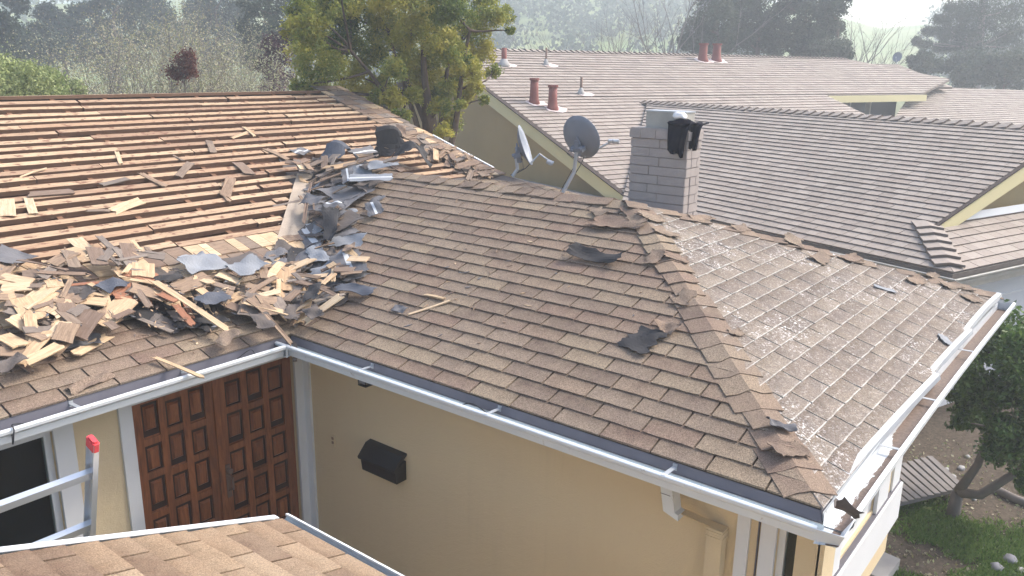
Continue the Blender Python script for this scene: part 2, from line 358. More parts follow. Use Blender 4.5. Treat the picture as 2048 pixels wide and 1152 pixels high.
# ---------------------------------------------------------------- the house
S1, S2, WA, WL, MB_Y, X0 = .3557, .3261, 2.3412, 3.8051, 4.627, 4.607     # pitches, wing half width, wing length, main depth, gable x
house = empty('house', (0, 0, GZ)); tag(house, 'tan house with half stripped brown roof, carved double door and white gutters', 'house')
HP = house
def hchild(o):      # children are built in world coordinates
    o.parent = HP; o.matrix_parent_inverse = Matrix.Translation((0, 0, -GZ)); return o
def child(o, p):
    o.parent = p; o.matrix_parent_inverse = p.matrix_world.inverted() if p.type != 'EMPTY' else Matrix.Translation(-p.location); return o
bpy.context.view_layer.update()
nW = Vector((-S1, 0, 1)).normalized(); nH = Vector((0, -S1, 1)).normalized(); nM = Vector((0, -S2, 1)).normalized()
def wing(px, py): return hit(px, py, (-S1, 0, 1), 0)
def main(px, py): return hit(px, py, (0, -S2, 1), 0)
def hipf(px, py): return hit(px, py, (0, -S1, 1), S1*WL)
RID = WA*S1
# deck bodies under the shingles (real thickness)
def slab(pts, name, mat, parent, t=.05):
    g = MB(); n = (Vector(pts[1])-Vector(pts[0])).cross(Vector(pts[2])-Vector(pts[0])).normalized()
    if n.z < 0: n = -n
    g.prism(pts, -n*t); o = g.build(name, mat); return o
wg = MB()
valley = Vector((WA, WA*S1/S2, RID))
wg.prism([(0, 0, -.004), (0, -WL, -.004), (WA, -WL+WA, RID-.004), tuple(valley-Vector((0, 0, .004)))], (0, 0, -.03))
wg.prism([(0, -WL, -.004), (2*WA, -WL, -.004), (WA, -WL+WA, RID-.004)], (0, 0, -.03))
wg.prism([(2*WA, -WL, -.004), (2*WA, .6, -.004), (WA, valley.y, RID-.004), (WA, -WL+WA, RID-.004)], (0, 0, -.03))
wing_roof = hchild(wg.build('wing_roof', M['under']))
mg = MB()      # lower, still shingled band of the main roof + shake-covered gable strip
XL = -7.5
zm = lambda y: y*S2
BY = 1.30      # above this y the roof is stripped
mg.prism([(XL, 0, -.004), (0, 0, -.004), (valley.x*.58, valley.y*.58, zm(valley.y*.58)-.004), (valley.x*.58, BY, zm(BY)-.004), (XL, BY, zm(BY)-.004)], (0, 0, -.03))
mg.prism([(4.13, 1.6, zm(1.6)-.004), (X0, 1.75, zm(1.75)-.004), (X0, MB_Y, zm(MB_Y)-.004), (4.13, MB_Y, zm(MB_Y)-.004)], (0, 0, -.04))
mg.prism([(WA, valley.y, zm(valley.y)-.004), (2*WA+.2, .55, zm(.55)-.004), (5.55, .8, zm(.8)-.004), (4.93, 1.35, zm(1.35)-.004), (X0, 1.75, zm(1.75)-.004), (4.1, 1.75, zm(1.75)-.004)], (0, 0, -.03))
mg.prism([(valley.x*.58, valley.y*.58, zm(valley.y*.58)-.004), (WA, valley.y, zm(valley.y)-.004), (2.0, 2.75, zm(2.75)-.004), (valley.x*.58, BY, zm(BY)-.004)], (0, 0, -.03))
mg.prism([(XL, MB_Y+.05, zm(MB_Y)-.004), (X0, MB_Y+.05, zm(MB_Y)-.004), (X0, 2*MB_Y, -.02), (XL, 2*MB_Y, -.02)], (0, 0, -.04))
main_roof = hchild(mg.build('main_roof', M['felt_brown']))
# old boards under the battens, rafters, battens
ug = MB(); ug.prism([(XL, BY-.05, zm(BY)-.17), (4.13, BY-.05, zm(BY)-.17), (4.13, MB_Y, zm(MB_Y)-.17), (XL, MB_Y, zm(MB_Y)-.17)], (0, 0, -.02))
hchild(ug.build('attic_boards', M['deck_old']))
fM = frame((0, 0, 0), (1, 0, 0), (0, 1, S2))
def unit_box(name, mat):
    g = MB(); g.prism([(-.5, -.5, 0), (.5, -.5, 0), (.5, .5, 0), (-.5, .5, 0)], (0, 0, 1), r=0); return g.mesh(name, mat)
rb = unit_box('rafter', M['rafter'])
k = 0
x = XL+.2
while x < 4.1:
    y0, y1 = BY-.1, MB_Y
    o = link('rafter', rb, house); o.matrix_parent_inverse = Matrix.Translation((0, 0, -GZ))
    o.matrix_world = fM @ Matrix.Translation((x, (y0+y1)/2*math.hypot(1, S2), -.145)) @ Matrix.Rotation(math.pi/2, 4, 'Z') @ Matrix.Diagonal(((y1-y0)*math.hypot(1, S2), .045, .125, 1))
    x += .56
def batten_mesh():
    g = MB(); xs = [-.5 + i/6 for i in range(7)]
    y0 = [-.5+random.uniform(-.05, .05) for _ in xs]; y1 = [.5+random.uniform(-.05, .05) for _ in xs]
    b = 0
    for i in range(7): g.v += [(xs[i], y0[i], 0), (xs[i], y1[i], 0), (xs[i], y1[i], 1), (xs[i], y0[i], 1)]
    for i in range(6):
        p = 4*i; q = p+4
        for a, c in ((0, 1), (1, 2), (2, 3), (3, 0)): g.f.append((p+a, p+c, q+c, q+a)); g.m.append(0); g.r.append(0)
    g.f += [(0, 1, 2, 3), (24, 25, 26, 27)]; g.m += [0, 0]; g.r += [0, 0]
    return g.mesh('batten', M['batten'])
bms = [batten_mesh() for _ in range(5)]
CS = math.hypot(1, S2)
def strip_end(y):      # where the battens stop on the right
    if y > 2.75: return 4.22
    if y > 2.45: return 2.2 + (y-2.45)*6.5
    return .93 + (y-BY)*(1.98-.93)/(2.45-BY) + .02
y = BY+.10
row = 0; segs = []
while y < MB_Y-.02:
    xe = strip_end(y)+random.uniform(-.05, .03); x = XL
    x = XL - random.uniform(0, 2)
    if 1.75 < y < 2.75: segs.append((y, WA+max(0, 2.55-y)*S2/S1+.15, 4.08))
    while x < xe:
        ln = random.uniform(1.0, 3.6); x2 = min(x+ln, xe)
        if x2 - x > .15:
            o = link('batten', random.choice(bms), house); o.matrix_parent_inverse = Matrix.Translation((0, 0, -GZ))
            o.matrix_world = fM @ Matrix.Translation(((x+x2)/2, y*CS + random.uniform(-.014, .014), -.034+random.uniform(-.006, .008))) @ Matrix.Rotation(random.uniform(-.007, .007), 4, 'Z') @ Matrix.Diagonal((x2-x-random.choice((.006, .006, .012, .03)), random.uniform(.070, .084), .042, 1))
        x = x2
    y += .153; row += 1
for y, xa, xb in segs:
    o = link('batten', random.choice(bms), house); o.matrix_parent_inverse = Matrix.Translation((0, 0, -GZ))
    o.matrix_world = fM @ Matrix.Translation(((xa+xb)/2, y*CS, -.034)) @ Matrix.Diagonal((xb-xa, .08, .042, 1))
for y in (MB_Y,):
    g = MB(); g.prism([(XL, y-.02, zm(y)-.02), (4.2, y-.02, zm(y)-.02), (4.2, y+.05, zm(y)-.02), (XL, y+.05, zm(y)-.02)], (0, 0, .035)); hchild(g.build('ridge_board', M['batten']))
# plywood strip beside the valley
g = MB()
P = [main(594, 350), main(626, 350), main(612, 482), main(553, 482)]
g.prism([p+nM*.004 for p in P], nM*.012); hchild(g.build('plywood_strip', M['ply']))

# ---- shingles -----------------------------------------------------------------
def tab_mesh(w, e, t, sag, mat):
    """one three-tab shingle tab: butt edge at y=0 raised by t; local x across, y up the slope"""
    g = MB(); nx, ny = 4, 2; ov = .018
    xs = [w*i/nx for i in range(nx+1)]; ys = [0, e*.55, e+ov]; top = [t, t*.62, .002]
    jit = [random.uniform(-.0022, .0022) for _ in xs]; lift = [random.uniform(0, sag) for _ in xs]
    for j in range(3):
        for i in range(nx+1): g.v.append((xs[i], ys[j] + (jit[i] if j == 0 else 0), top[j] + (lift[i] if j == 0 else 0)))
    for j in range(ny):
        for i in range(nx):
            a = j*(nx+1)+i; g.f.append((a, a+1, a+nx+2, a+nx+1))
    b = len(g.v)
    for i in range(nx+1): g.v.append((xs[i], ys[0]+jit[i], -.001))
    for i in range(nx): g.f.append((i, b+i, b+i+1, i+1))
    c = len(g.v); g.v += [(xs[0], ys[2], -.001), (xs[-1], ys[2], -.001)]
    g.f += [(0, nx+1, 2*(nx+1), c, b), (nx, b+nx, c+1, 3*nx+2, 2*nx+1)]
    g.m = [0]*len(g.f); g.r = [0]*len(g.f); g.tv = [0.]*5+[.48]*5+[1.]*5+[0.]*5+[1., 1.]
    return g.mesh('shingle', mat)
class Field:
    """lays courses of shingles on a plane frame; collects candidates"""
    def __init__(s, M4, region, e, w, matkey, t=.009, wvar=0, voff=0, start=0, parent=None, sag=.004, skip=None):
        s.items = []; s.M4 = M4; s.matkey = matkey; s.parent = parent; s.e = e; s.w = w; s.t = t; s.wvar = wvar
        s.var = [tab_mesh(w-.012, e, t, sag, M[matkey]) for _ in range(8)] if not wvar else []
        us = [p[0] for p in region]; vs = [p[1] for p in region]
        v = voff; r = 0
        while v < max(vs):
            off = start + (r % 2)*w*.5 + random.uniform(-.008, .008) + (r % 3)*.03
            u = min(us) - w + (off % w)
            while u < max(us):
                ww = w if not wvar else w*random.uniform(1-wvar, 1+wvar)
                gap = .012 if not wvar else .006
                rect = [(u, v), (u+ww-gap, v), (u+ww-gap, v+e+.012), (u, v+e+.012)]
                c = clip(rect, region)
                if len(c) >= 3 and area(c) > .0012:
                    full = abs(area(c)-area(rect)) < 1e-7
                    mid = s.M4 @ Vector((sum(p[0] for p in c)/len(c), sum(p[1] for p in c)/len(c), 0))
                    if not (skip and skip(mid)):
                        px, py, z = proj(mid); vis = 0
                        if z > .3 and -30 < px < 2080 and -30 < py < 1180:
                            n = s.M4.col[2].to_3d(); d = (CAM-mid); vis = max(0, area(c)*abs(d.normalized().dot(n)))/d.length_squared
                        s.items.append((vis, full, c, (u, v), ww, s))
                u += ww
            v += e; r += 1
    def piece(s, it, shared=True):
        vis, full, c, (u, v), ww, _ = it
        if full and not s.wvar:
            o = link('shingle', random.choice(s.var)); 
            o.matrix_world = s.M4 @ Matrix.Translation((u, v, 0)) @ Matrix.Rotation(random.uniform(-.012, .012), 4, 'Z'); 
            return o
        g = MB(); s.add(it, g, local=True); me = g.mesh('shingle', M[s.matkey]); o = link('shingle', me); o.matrix_world = s.M4 @ Matrix.Translation((u, v, 0)); return o
    def add(s, it, g, m=0, local=False):
        vis, full, c, (u, v), ww, _ = it; e = s.e
        dz = random.uniform(-.0015, .0025) + s.t
        h = lambda q: dz*(1-.8*min(1, max(0, (q-v)/(e+.012)))) + .001
        if local: top = [Vector((p[0]-u, p[1]-v, h(p[1]))) for p in c]; bot = [Vector((p[0]-u, p[1]-v, -.002)) for p in c]
        else: top = [s.M4 @ Vector((p[0], p[1], h(p[1]))) for p in c]; bot = [s.M4 @ Vector((p[0], p[1], -.002)) for p in c]
        b = len(g.v); n = len(c); r = 0 if local else random.random(); g.v += [tuple(p) for p in top]+[tuple(p) for p in bot]; g.tv += [(p[1]-v)/e for p in c]*2
        g.f.append(tuple(range(b, b+n))); g.m.append(m); g.r.append(r)
        for i in range(n): g.f.append((b+i, b+n+i, b+n+(i+1) % n, b+(i+1) % n)); g.m.append(m); g.r.append(r)
def lay(fields, root, limit, keys):
    items = sorted([i for f in fields for i in f.items], key=lambda i: -i[0])
    for it in items[:limit]:
        f = it[5]; o = f.piece(it); p = f.parent or root
        mw = o.matrix_world.copy(); o.parent = p; o.matrix_parent_inverse = Matrix.Translation((0, 0, -GZ)) if p is root and root is house else p.matrix_world.inverted(); o.matrix_world = mw
    rest = [i for i in items[limit:]]
    if rest:
        g = MB()
        for it in rest: it[5].add(it, g, keys.index(it[5].matkey))
        return g.build('shingles', [M[k] for k in keys], kind='stuff')
bpy.context.view_layer.update()
SS1 = math.hypot(1, S1)
# wing, courtyard side: u along -Y, v up slope (+X)
fW = frame((0, 0, 0), (0, -1, 0), (1, 0, S1))      # x=u=-Y  y=v ; normal check below
if fW.col[2][2] < 0: pass
regW = [(0, 0), (WL, 0), (WL-WA, WA*SS1), (-WA*S1/S2, WA*SS1)]
# orientation of (u,v) frame: u x v must point up
def upframe(O, u, v):
    m = frame(O, u, v)
    return m
def wing_skip(mid): return False
fW = frame((0, -WL, 0), (0, 1, 0), (1, 0, S1))     # u x v = (0,1,0)x(1,0,s) = (s,0,-1): flips, so use reversed handedness below
def ccw(poly):
    a = sum(poly[i][0]*poly[(i+1) % len(poly)][1]-poly[(i+1) % len(poly)][0]*poly[i][1] for i in range(len(poly)))
    return poly if a > 0 else poly[::-1]
fW = frame((0, 0, 0), (0, -1, 0), (1, 0, S1))      # (0,-1,0)x(1,0,s) = (-s,0,1): up
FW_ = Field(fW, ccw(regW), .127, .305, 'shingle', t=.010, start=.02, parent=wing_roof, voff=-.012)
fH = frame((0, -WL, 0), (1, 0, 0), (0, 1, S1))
FH_ = Field(fH, ccw([(0, -.01), (2*WA, -.01), (WA, WA*SS1)]), .127, .305, 'shingle_dusty_sunlit', t=.009, start=.1, parent=wing_roof, voff=-.012)
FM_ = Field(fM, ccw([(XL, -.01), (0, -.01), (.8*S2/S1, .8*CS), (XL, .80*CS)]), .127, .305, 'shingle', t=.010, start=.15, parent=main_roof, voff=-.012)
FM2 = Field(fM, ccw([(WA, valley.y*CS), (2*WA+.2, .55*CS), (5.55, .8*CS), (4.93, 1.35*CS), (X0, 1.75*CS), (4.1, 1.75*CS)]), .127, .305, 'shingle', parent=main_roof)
FE = frame((2*WA, -WL, 0), (0, 1, 0), (-1, 0, S1))
FE_ = Field(FE, ccw([(0, 0), (WL+.5, 0), (WL+1.4, WA*SS1), (WA, WA*SS1)]), .127, .305, 'shingle')
hchild(lay([FW_, FH_, FM_, FM2, FE_], house, 300, ['shingle', 'shingle_dusty_sunlit']))
# remaining courses of old cedar shakes between the asphalt and the battens
n_sh = 0
for v, x_a, x_b in ((.78, -4.6, 1.35), (.95, -4.6, 1.25), (1.12, -4.6, 1.1)):
    x = x_a
    while x < x_b:
        ww = random.uniform(.07, .17); g = MB(); L = .24
        pr = [(0, 0), (ww*.5, random.uniform(-.01, .01)), (ww, 0), (ww, L), (0, L)]
        g.v = [(a, b, .022 if b < .1 else .006) for a, b in pr]+[(a, b, 0) for a, b in pr]
        g.f = [(0, 1, 2, 3, 4)]+[(i, 5+i, 5+(i+1) % 5, (i+1) % 5) for i in range(5)]; g.m = [0]*6; g.r = [0]*6
        o = link('cedar_shake', g.mesh('cedar_shake', M['shake_mid' if random.random() < .45 else 'shake_light'])); 
        mw = fM @ Matrix.Translation((x, v*CS+random.uniform(-.01, .01), .002)) @ Matrix.Rotation(random.uniform(-.04, .04)+.0, 4, 'Z')
        o.parent = main_roof; o.matrix_world = mw
        x += ww+.006; n_sh += 1

v = 1.72
while v < MB_Y:
    x = 4.12
    while x < X0+.02:
        ww = min(random.uniform(.07, .16), X0+.04-x); 
        if ww < .03: break
        g = MB(); L = .22; g.v = [(0, 0, .02), (ww, random.uniform(-.01, .01), .02), (ww, L, .004), (0, L, .004), (0, 0, 0), (ww, 0, 0), (ww, L, 0), (0, L, 0)]
        g.f = [(0, 1, 2, 3), (0, 4, 5, 1), (1, 5, 6, 2), (0, 3, 7, 4)]; g.m = [0]*4; g.r = [0]*4
        o = link('cedar_shake', g.mesh('cedar_shake', M[random.choice(['shake_mid', 'shake_mid', 'shake_grey', 'shake_light'])])); o.parent = main_roof
        o.matrix_world = fM @ Matrix.Translation((x, v*CS+random.uniform(-.012, .012), .004)) @ Matrix.Rotation(random.uniform(-.05, .05), 4, 'Z'); x += ww+.006
    v += .17
g = MB(); g.prism([(X0, 1.9, zm(1.9)+.01), (X0, 2.95, zm(2.95)+.01), (X0+.03, 2.95, zm(2.95)+.01), (X0+.03, 1.9, zm(1.9)+.01)], (0, 0, .02)); hchild(g.build('metal_edge_strip', M['gutter']))
# ---- ridge and hip caps ---------------------------------------------------------
def sheet_mesh(name, L, W, mats, nx=8, ny=5, bend=.0, twist=.0, rag=.1, t=.003, stripe=None, fold=0, wav=.01, seed=None, peak=None):
    """ragged curled sheet centred on origin, local x length"""
    rr = random.Random(seed if seed is not None else random.random())
    g = MB(); ph = rr.uniform(0, 6.28); ph2 = rr.uniform(0, 6.28)
    def P(i, j, dz):
        a = i/nx-.5; b = j/ny-.5; ea = abs(a)*2; eb = abs(b)*2
        jx = rag*L*.5*(ea**4)*(rx[j]) ; jy = rag*W*.8*(eb**4)*(ry[i if b > 0 else i+nx+1])
        x = a*L+math.copysign(abs(jx), -a); y = b*W+math.copysign(abs(jy), -b)
        z = bend*L*(4*a*a) + twist*a*b*4*min(L, W) + wav*math.sin(a*7+ph)*math.cos(b*5+ph2)
        if peak: z += peak*math.exp(-((a-peakx)**2*18+(b*.6)**2*6))
        return (x, y, z+dz)
    peakx = rr.uniform(-.12, .12)
    rx = [rr.random() for _ in range(ny+1)]; ry = [rr.random() for _ in range(2*nx+2)]
    for dz in (t, 0):
        for j in range(ny+1):
            for i in range(nx+1): g.v.append(P(i, j, dz))
    K = (nx+1)*(ny+1)
    sj = None if stripe is None else int(stripe*ny)
    for j in range(ny):
        for i in range(nx):
            a = j*(nx+1)+i; g.f.append((a, a+1, a+nx+2, a+nx+1)); g.m.append(1 if (sj is not None and j == sj) else 0); g.r.append(0)
            g.f.append((K+a, K+a+nx+1, K+a+nx+2, K+a+1)); g.m.append(0); g.r.append(0)
    ed = [i for i in range(nx+1)] + [(j+1)*(nx+1)-1 for j in range(1, ny+1)] + [ny*(nx+1)+i for i in range(nx-1, -1, -1)] + [j*(nx+1) for j in range(ny-1, 0, -1)]
    for a, b in zip(ed, ed[1:]+ed[:1]): g.f.append((a, b, K+b, K+a)); g.m.append(0); g.r.append(0)
    return g.mesh(name, mats)
def cap(a, d, left, right, nl, nr, w, L, t, name, mat, parent, lift=0):
    """folded cap shingle at a, running along d (downhill end first), wings along left and right directions"""
    g = MB(); a = Vector(a); d = Vector(d); up = (nl+nr).normalized(); rag = [random.uniform(-.012, .012) for _ in range(5)]
    us = (-1, -.5, 0, .5, 1)
    for end in (0, 1):
        for k, u in enumerate(us):
            side = left if u < 0 else right; nn = nl if u < 0 else nr
            p = a + d*(L*end + (rag[k] if end == 0 else 0)) + side*(abs(u)*w) + up*((t+lift)*(1-end) + .008) + (nn*(.003+lift*.4)*(1-end) if abs(u) == 1 else Vector())
            g.v.append(tuple(p))
    n = 5; g.v += [tuple(Vector(v)-up*t) for v in g.v[:10]]
    for k in range(4): g.f += [(k, k+1, 5+k+1, 5+k), (10+k, 15+k, 16+k, 11+k), (k, 10+k, 11+k, k+1), (5+k, 6+k, 16+k, 15+k)]
    g.f += [(0, 5, 15, 10), (4, 14, 19, 9)]; g.m = [0]*len(g.f); rr = random.random(); g.r = [rr]*len(g.f)
    o = g.build(name, mat); o.parent = parent; return o
CP = wing_roof
hipdir = Vector((1, 1, S1)).normalized(); hs = Vector((0, -WL, 0)); hl = Vector((WA, WA, RID)).length
lW = (Vector((0, 1, 0))); 
k = 0; d = .10
while d < hl-.05:
    # wings lie square to the hip in each plane
    aL = nW.cross(hipdir).normalized(); aR = -nH.cross(hipdir).normalized()
    if aL.y < 0: aL = -aL
    if aR.x < 0: aR = -aR
    fr = d/hl; ragged = (.08 < fr < .2) or fr > .55
    if not (fr > .62 and random.random() < .35):
        cap(hs+hipdir*d, hipdir, aL, aR, nW, nH, random.uniform(.10, .135) if ragged else random.uniform(.13, .145), .19, .006, 'hip_cap', M['torn' if random.random() < .6 else 'shingle'], CP, lift=random.uniform(0, .008) if ragged else random.uniform(0, .002))
    d += random.uniform(.145, .16)
hip2 = Vector((-1, 1, S1)).normalized(); nE = Vector((S1, 0, 1)).normalized(); d = .02
while d < hl-.05:
    aL = nH.cross(hip2).normalized(); aR = nE.cross(hip2).normalized()
    if aL.x > 0: aL = -aL
    if aR.y < 0: aR = -aR
    if random.random() < .8: cap(Vector((2*WA, -WL, 0))+hip2*d, hip2, aL, aR, nH, nE, random.uniform(.10, .14), .18, .006, 'hip_cap', M['torn'], CP, lift=random.uniform(0, .012))
    d += .138
y = -WL+WA; rd = Vector((0, 1, 0))
aL = Vector((-1, 0, -S1)).normalized(); aR = Vector((1, 0, -S1)).normalized()
while y < valley.y-.15:
    cap((WA, y, RID), rd, aL, aR, nW, nE, .13+random.uniform(-.012, .012), .34 if random.random() < .5 else .2, .006, 'ridge_cap', M['shingle'], CP, lift=random.uniform(0, .014)); y += .14 if random.random() < .6 else .2

# ---- gutters --------------------------------------------------------------------
def gutter(pts, outw, name='gutter', mats=None, depth=.11, width=.135, back=True, bottom=1, ends=(1, 1)):
    """pts: two ends on the eave line, outw: outward unit vector (horizontal)"""
    g = MB(); a, b = [Vector(p) for p in pts]; o = Vector(outw)
    prof = [(0.018, -.066), (.018, -depth), (width*.72, -depth), (width*.8, -depth*.6), (width, -depth*.42), (width+.004, -.028), (width-.012, -.022), (width-.012, -.034)]
    inner = [(p[0]+(.003 if i < 2 else 0)-(.003 if i > 3 else 0), p[1]+.003) for i, p in enumerate(prof)]
    for (x1, z1), (x2, z2), mi in [(prof[i], prof[i+1], 0) for i in range(len(prof)-1)]+[(inner[i], inner[i+1], 1 if i < 5 else 0) for i in range(len(inner)-1)]:
        if mi == 1 and (x1, z1) == inner[1]: mi = bottom
        g.poly([a+o*x1+UP*z1, b+o*x1+UP*z1, b+o*x2+UP*z2, a+o*x2+UP*z2], mi)
    for q, e in ((a, ends[0]), (b, ends[1])):
        if e: g.poly([q+o*x+UP*z for x, z in prof[:6]], 0)
    return g
G1 = gutter([(XL, 0, 0), (-.138, 0, 0)], (0, -1, 0)); gut1 = hchild(G1.build('gutter', [M['gutter'], M['gutter_in']]))
G2 = gutter([(0, -.004, 0), (0, -WL-.03, 0)], (-1, 0, 0), ends=(1, 0)); gut2 = hchild(G2.build('gutter', [M['gutter'], M['gutter_in']]))
# mitre piece in the inner corner
g = MB(); g.box((-.139, -.139, -.11), (-.128, -.128, -.03)); g.box((-.138, -.004, -.11), (.0, -.13, -.107)); hchild(g.build('gutter_corner', M['gutter']))
# end gutter, sagging outwards
G3 = MB(); NS = 12; W3 = .135
def g3(t): return Vector((0+t*(2*WA+.02), -WL-.012, .012+.040*math.sin(math.pi*min(1, t*1.0)**.8)-.05*t))
prof3 = [(0, -.025), (.004, -.095), (W3*.8, -.095), (W3, -.05), (W3+.004, -.012), (W3-.016, -.006), (W3-.016, -.02)]
for i in range(NS):
    A = g3(i/NS); B = g3((i+1)/NS)
    for k in range(len(prof3)-1):
        (x1, z1), (x2, z2) = prof3[k], prof3[k+1]
        G3.poly([A+Vector((0, -x1, z1)), B+Vector((0, -x1, z1)), B+Vector((0, -x2, z2)), A+Vector((0, -x2, z2))], 0)
    for (x1, z1), (x2, z2), mi in (((.006, -.03), (.008, -.09), 1), ((.008, -.09), (W3*.8, -.089), 2), ((W3*.8, -.089), (W3-.004, -.045), 1), ((W3-.004, -.045), (W3-.003, -.012), 1)):
        G3.poly([A+Vector((0, -x1, z1)), B+Vector((0, -x1, z1)), B+Vector((0, -x2, z2)), A+Vector((0, -x2, z2))], mi)
for q in (g3(1),): G3.poly([q+Vector((0, -x, z)) for x, z in prof3[:5]], 0)
yo = g3(0).y-W3; zc_ = g3(0).z
G3.poly([(0, -WL-.02, -.095+zc_), (-.125, -WL-.02, -.108), (-.125, yo+.02, -.095+zc_), (0, yo+.03, -.095+zc_)], 2)
G3.prism([(-.139, -WL-.03, -.028), (-.139, yo-.004, -.02), (-.108, yo+.03, -.10), (-.108, -WL-.03, -.11)], (.006, 0, 0))
G3.prism([(-.139, yo-.004, -.02), (.0, yo-.004, -.012+zc_), (.0, yo+.04, -.095+zc_), (-.108, yo+.035, -.10)], (0, .006, 0))
gut3 = hchild(G3.build('gutter', [M['gutter'], M['gutter'], M['gutter_peel']]))
# hangers
def hanger(p, o, wd, parent):
    g = MB(); p = Vector(p); o = Vector(o); s = Vector((-o.y, o.x, 0)); g.prism([p+s*-.012+UP*-.03, p+s*.012+UP*-.03, p+s*.012+o*wd+UP*-.026, p+s*-.012+o*wd+UP*-.026], (0, 0, .003)); g.box(p+s*-.012+UP*-.05-o*.0, p+s*.012+o*.006+UP*-.012)
    x = g.build('hanger', M['alu_strip']); x.parent = parent; return x
for x in (-.85, -1.55, -2.1, -2.9): hanger((x, -.004, 0), (0, -1, 0), .13, gut1)
for px, py in ((735, 735), (990, 825), (1342, 940)): q = atx(px, py, -.05); hanger((-.004, q.y, 0), (-1, 0, 0), .13, gut2)
for x in (.9, 1.75, 2.9): q = g3(x/(2*WA+.02)); hanger((q.x, q.y, .01), (0, -1, 0), W3, gut3)
# drip flashing below the shingle edge
g = MB(); g.prism([(XL, .02, -.008), (0, .02, -.008), (0, -.003, -.008), (0, -.006, -.075), (0, -.003, -.075), (XL, -.003, -.075)][:0] or [(XL, .0, -.008), (-.02, .0, -.008), (-.02, -.010, -.064), (XL, -.010, -.064)], (0, -.003, 0)); hchild(g.build('drip_flashing', M['drip']))
g = MB(); g.prism([(.0, -.02, -.008), (.0, -WL, -.008), (-.010, -WL-.01, -.064), (-.010, -.02, -.064)], (-.003, 0, 0))
g.prism([(-.002, -WL-.001, -.006), (.10, -WL-.004, -.004), (.10, -WL-.016, -.06), (-.016, -WL-.012, -.066)], (0, -.003, 0)); hchild(g.build('drip_flashing', M['drip']))
# bent loose metal strips along the end eave (three overlapping lengths)
for (t0, t1, dy0, dy1, dz0, dz1) in ((.03, .46, .0, -.045, .0, .012), (.42, .71, .005, -.03, .005, .02), (.68, .985, .0, -.035, .03, .035)):
    g = MB(); n = 6; P0 = []
    for i in range(n+1):
        t = i/n; q = g3(t0+(t1-t0)*t); yy = -WL+.015 + (dy1)*t**1.6; zz = .004+dz1*math.sin(t*2.2)
        P0.append((Vector((q.x, yy+.014, zz+.006)), Vector((q.x, yy-.018, zz)), Vector((q.x, yy-.026, zz-.03))))
    for a, b in zip(P0, P0[1:]):
        for k in (0, 1): g.prism([a[k], b[k], b[k+1], a[k+1]], (0, -.002, -.001), r=.5)
    hchild(g.build('metal_edge_strip', M['alu_strip']))
# white crossing straps
# fascia boards behind the gutters, soffits
g = MB(); g.box((XL, .012, -.16), (.03, .032, -.012)); hchild(g.build('fascia_board', M['white']))
g = MB(); g.box((.012, .012, -.16), (.032, -WL+.02, -.012)); hchild(g.build('fascia_board', M['white']))
g = MB(); g.box((.03, -WL+.006, -.16), (2*WA, -WL+.028, -.012)); hchild(g.build('fascia_board', M['white']))
g = MB(); g.box((XL, .032, -.165), (.4, .40, -.15)); g.box((.032, .032, -.167), (.40, -WL+.03, -.152)); g.box((.40, -WL+.03, -.166), (2*WA-.02, -3.70, -.151)); hchild(g.build('soffit', M['stucco']))
# ---- walls ----------------------------------------------------------------------
WX, WY, EY, TZ = .4, .4, -3.72, -.151
def wall_with_holes(name, axis, c, t, a0, a1, z0, z1, holes, mat):
    """wall on plane axis=c, thickness t away, spanning a0..a1; holes = (h0,h1,zb,zt)"""
    g = MB(); xs = sorted({a0, a1, *[h[0] for h in holes], *[h[1] for h in holes]}); zs = sorted({z0, z1, *[h[2] for h in holes], *[h[3] for h in holes]})
    for i in range(len(xs)-1):
        col0 = None
        for j in range(len(zs)-1):
            mx = (xs[i]+xs[i+1])/2; mz = (zs[j]+zs[j+1])/2
            if any(h[0] < mx < h[1] and h[2] < mz < h[3] for h in holes): continue
            if axis == 'x': g.box((c, xs[i], zs[j]), (c+t, xs[i+1], zs[j+1]))
            else: g.box((xs[i], c, zs[j]), (xs[i+1], c+t, zs[j+1]))
    bm = bmesh.new(); o = g.build(name, mat); bm.from_mesh(o.data); bmesh.ops.remove_doubles(bm, verts=bm.verts, dist=1e-5)
    # drop the interior faces between neighbouring cells
    seen = {}
    for f in bm.faces: seen.setdefault(tuple(sorted(v.index for v in f.verts)), []).append(f)
    bm.verts.index_update(); seen = {}
    for f in bm.faces: seen.setdefault(frozenset(v.index for v in f.verts), []).append(f)
    bmesh.ops.delete(bm, geom=[f for L in seen.values() if len(L) > 1 for f in L], context='FACES_ONLY'); bm.to_mesh(o.data); bm.free(); return o
DX0, DX1 = -1.018, .307
hchild(wall_with_holes('front_wall', 'y', WY, .12, XL, WX, GZ, TZ, [(DX0, DX1, GZ, -.33), (-2.75, -1.52, -1.75, -.33)], M['stucco']))
hchild(wall_with_holes('courtyard_wall', 'x', WX, .12, EY, WY, GZ, TZ, [(-3.71, -3.50, -1.9, -.30)], M['stucco']))
g = MB(); g.box((WX+.12, -2.2, GZ), (2*WA-.35, -2.08, TZ)); hchild(g.build('end_wall', M['stucco']))
g = MB(); g.box((WX, EY, GZ), (WX+.2, EY+.12, TZ)); hchild(g.build('corner_post', M['stucco']))
hchild(wall_with_holes('bay_front', 'y', EY, .10, WX+.2, 2.0, -1.25, TZ, [(.74, 1.46, -.70, -.27)], M['stucco']))
g = MB(); g.box((1.9, EY+.1, -1.25), (2.0, -2.2, TZ)); g.box((WX+.2, EY+.1, -1.25), (1.9, -2.2, -1.2)); hchild(g.build('bay_side', M['stucco']))
g = MB(); g.box((3.1, -2.75, GZ), (3.25, -2.9, TZ)); hchild(g.build('post', M['stucco']))
g = MB(); g.box((2*WA-.47, -2.08, GZ), (2*WA-.35, 1.0, TZ)); hchild(g.build('side_wall', M['stucco']))
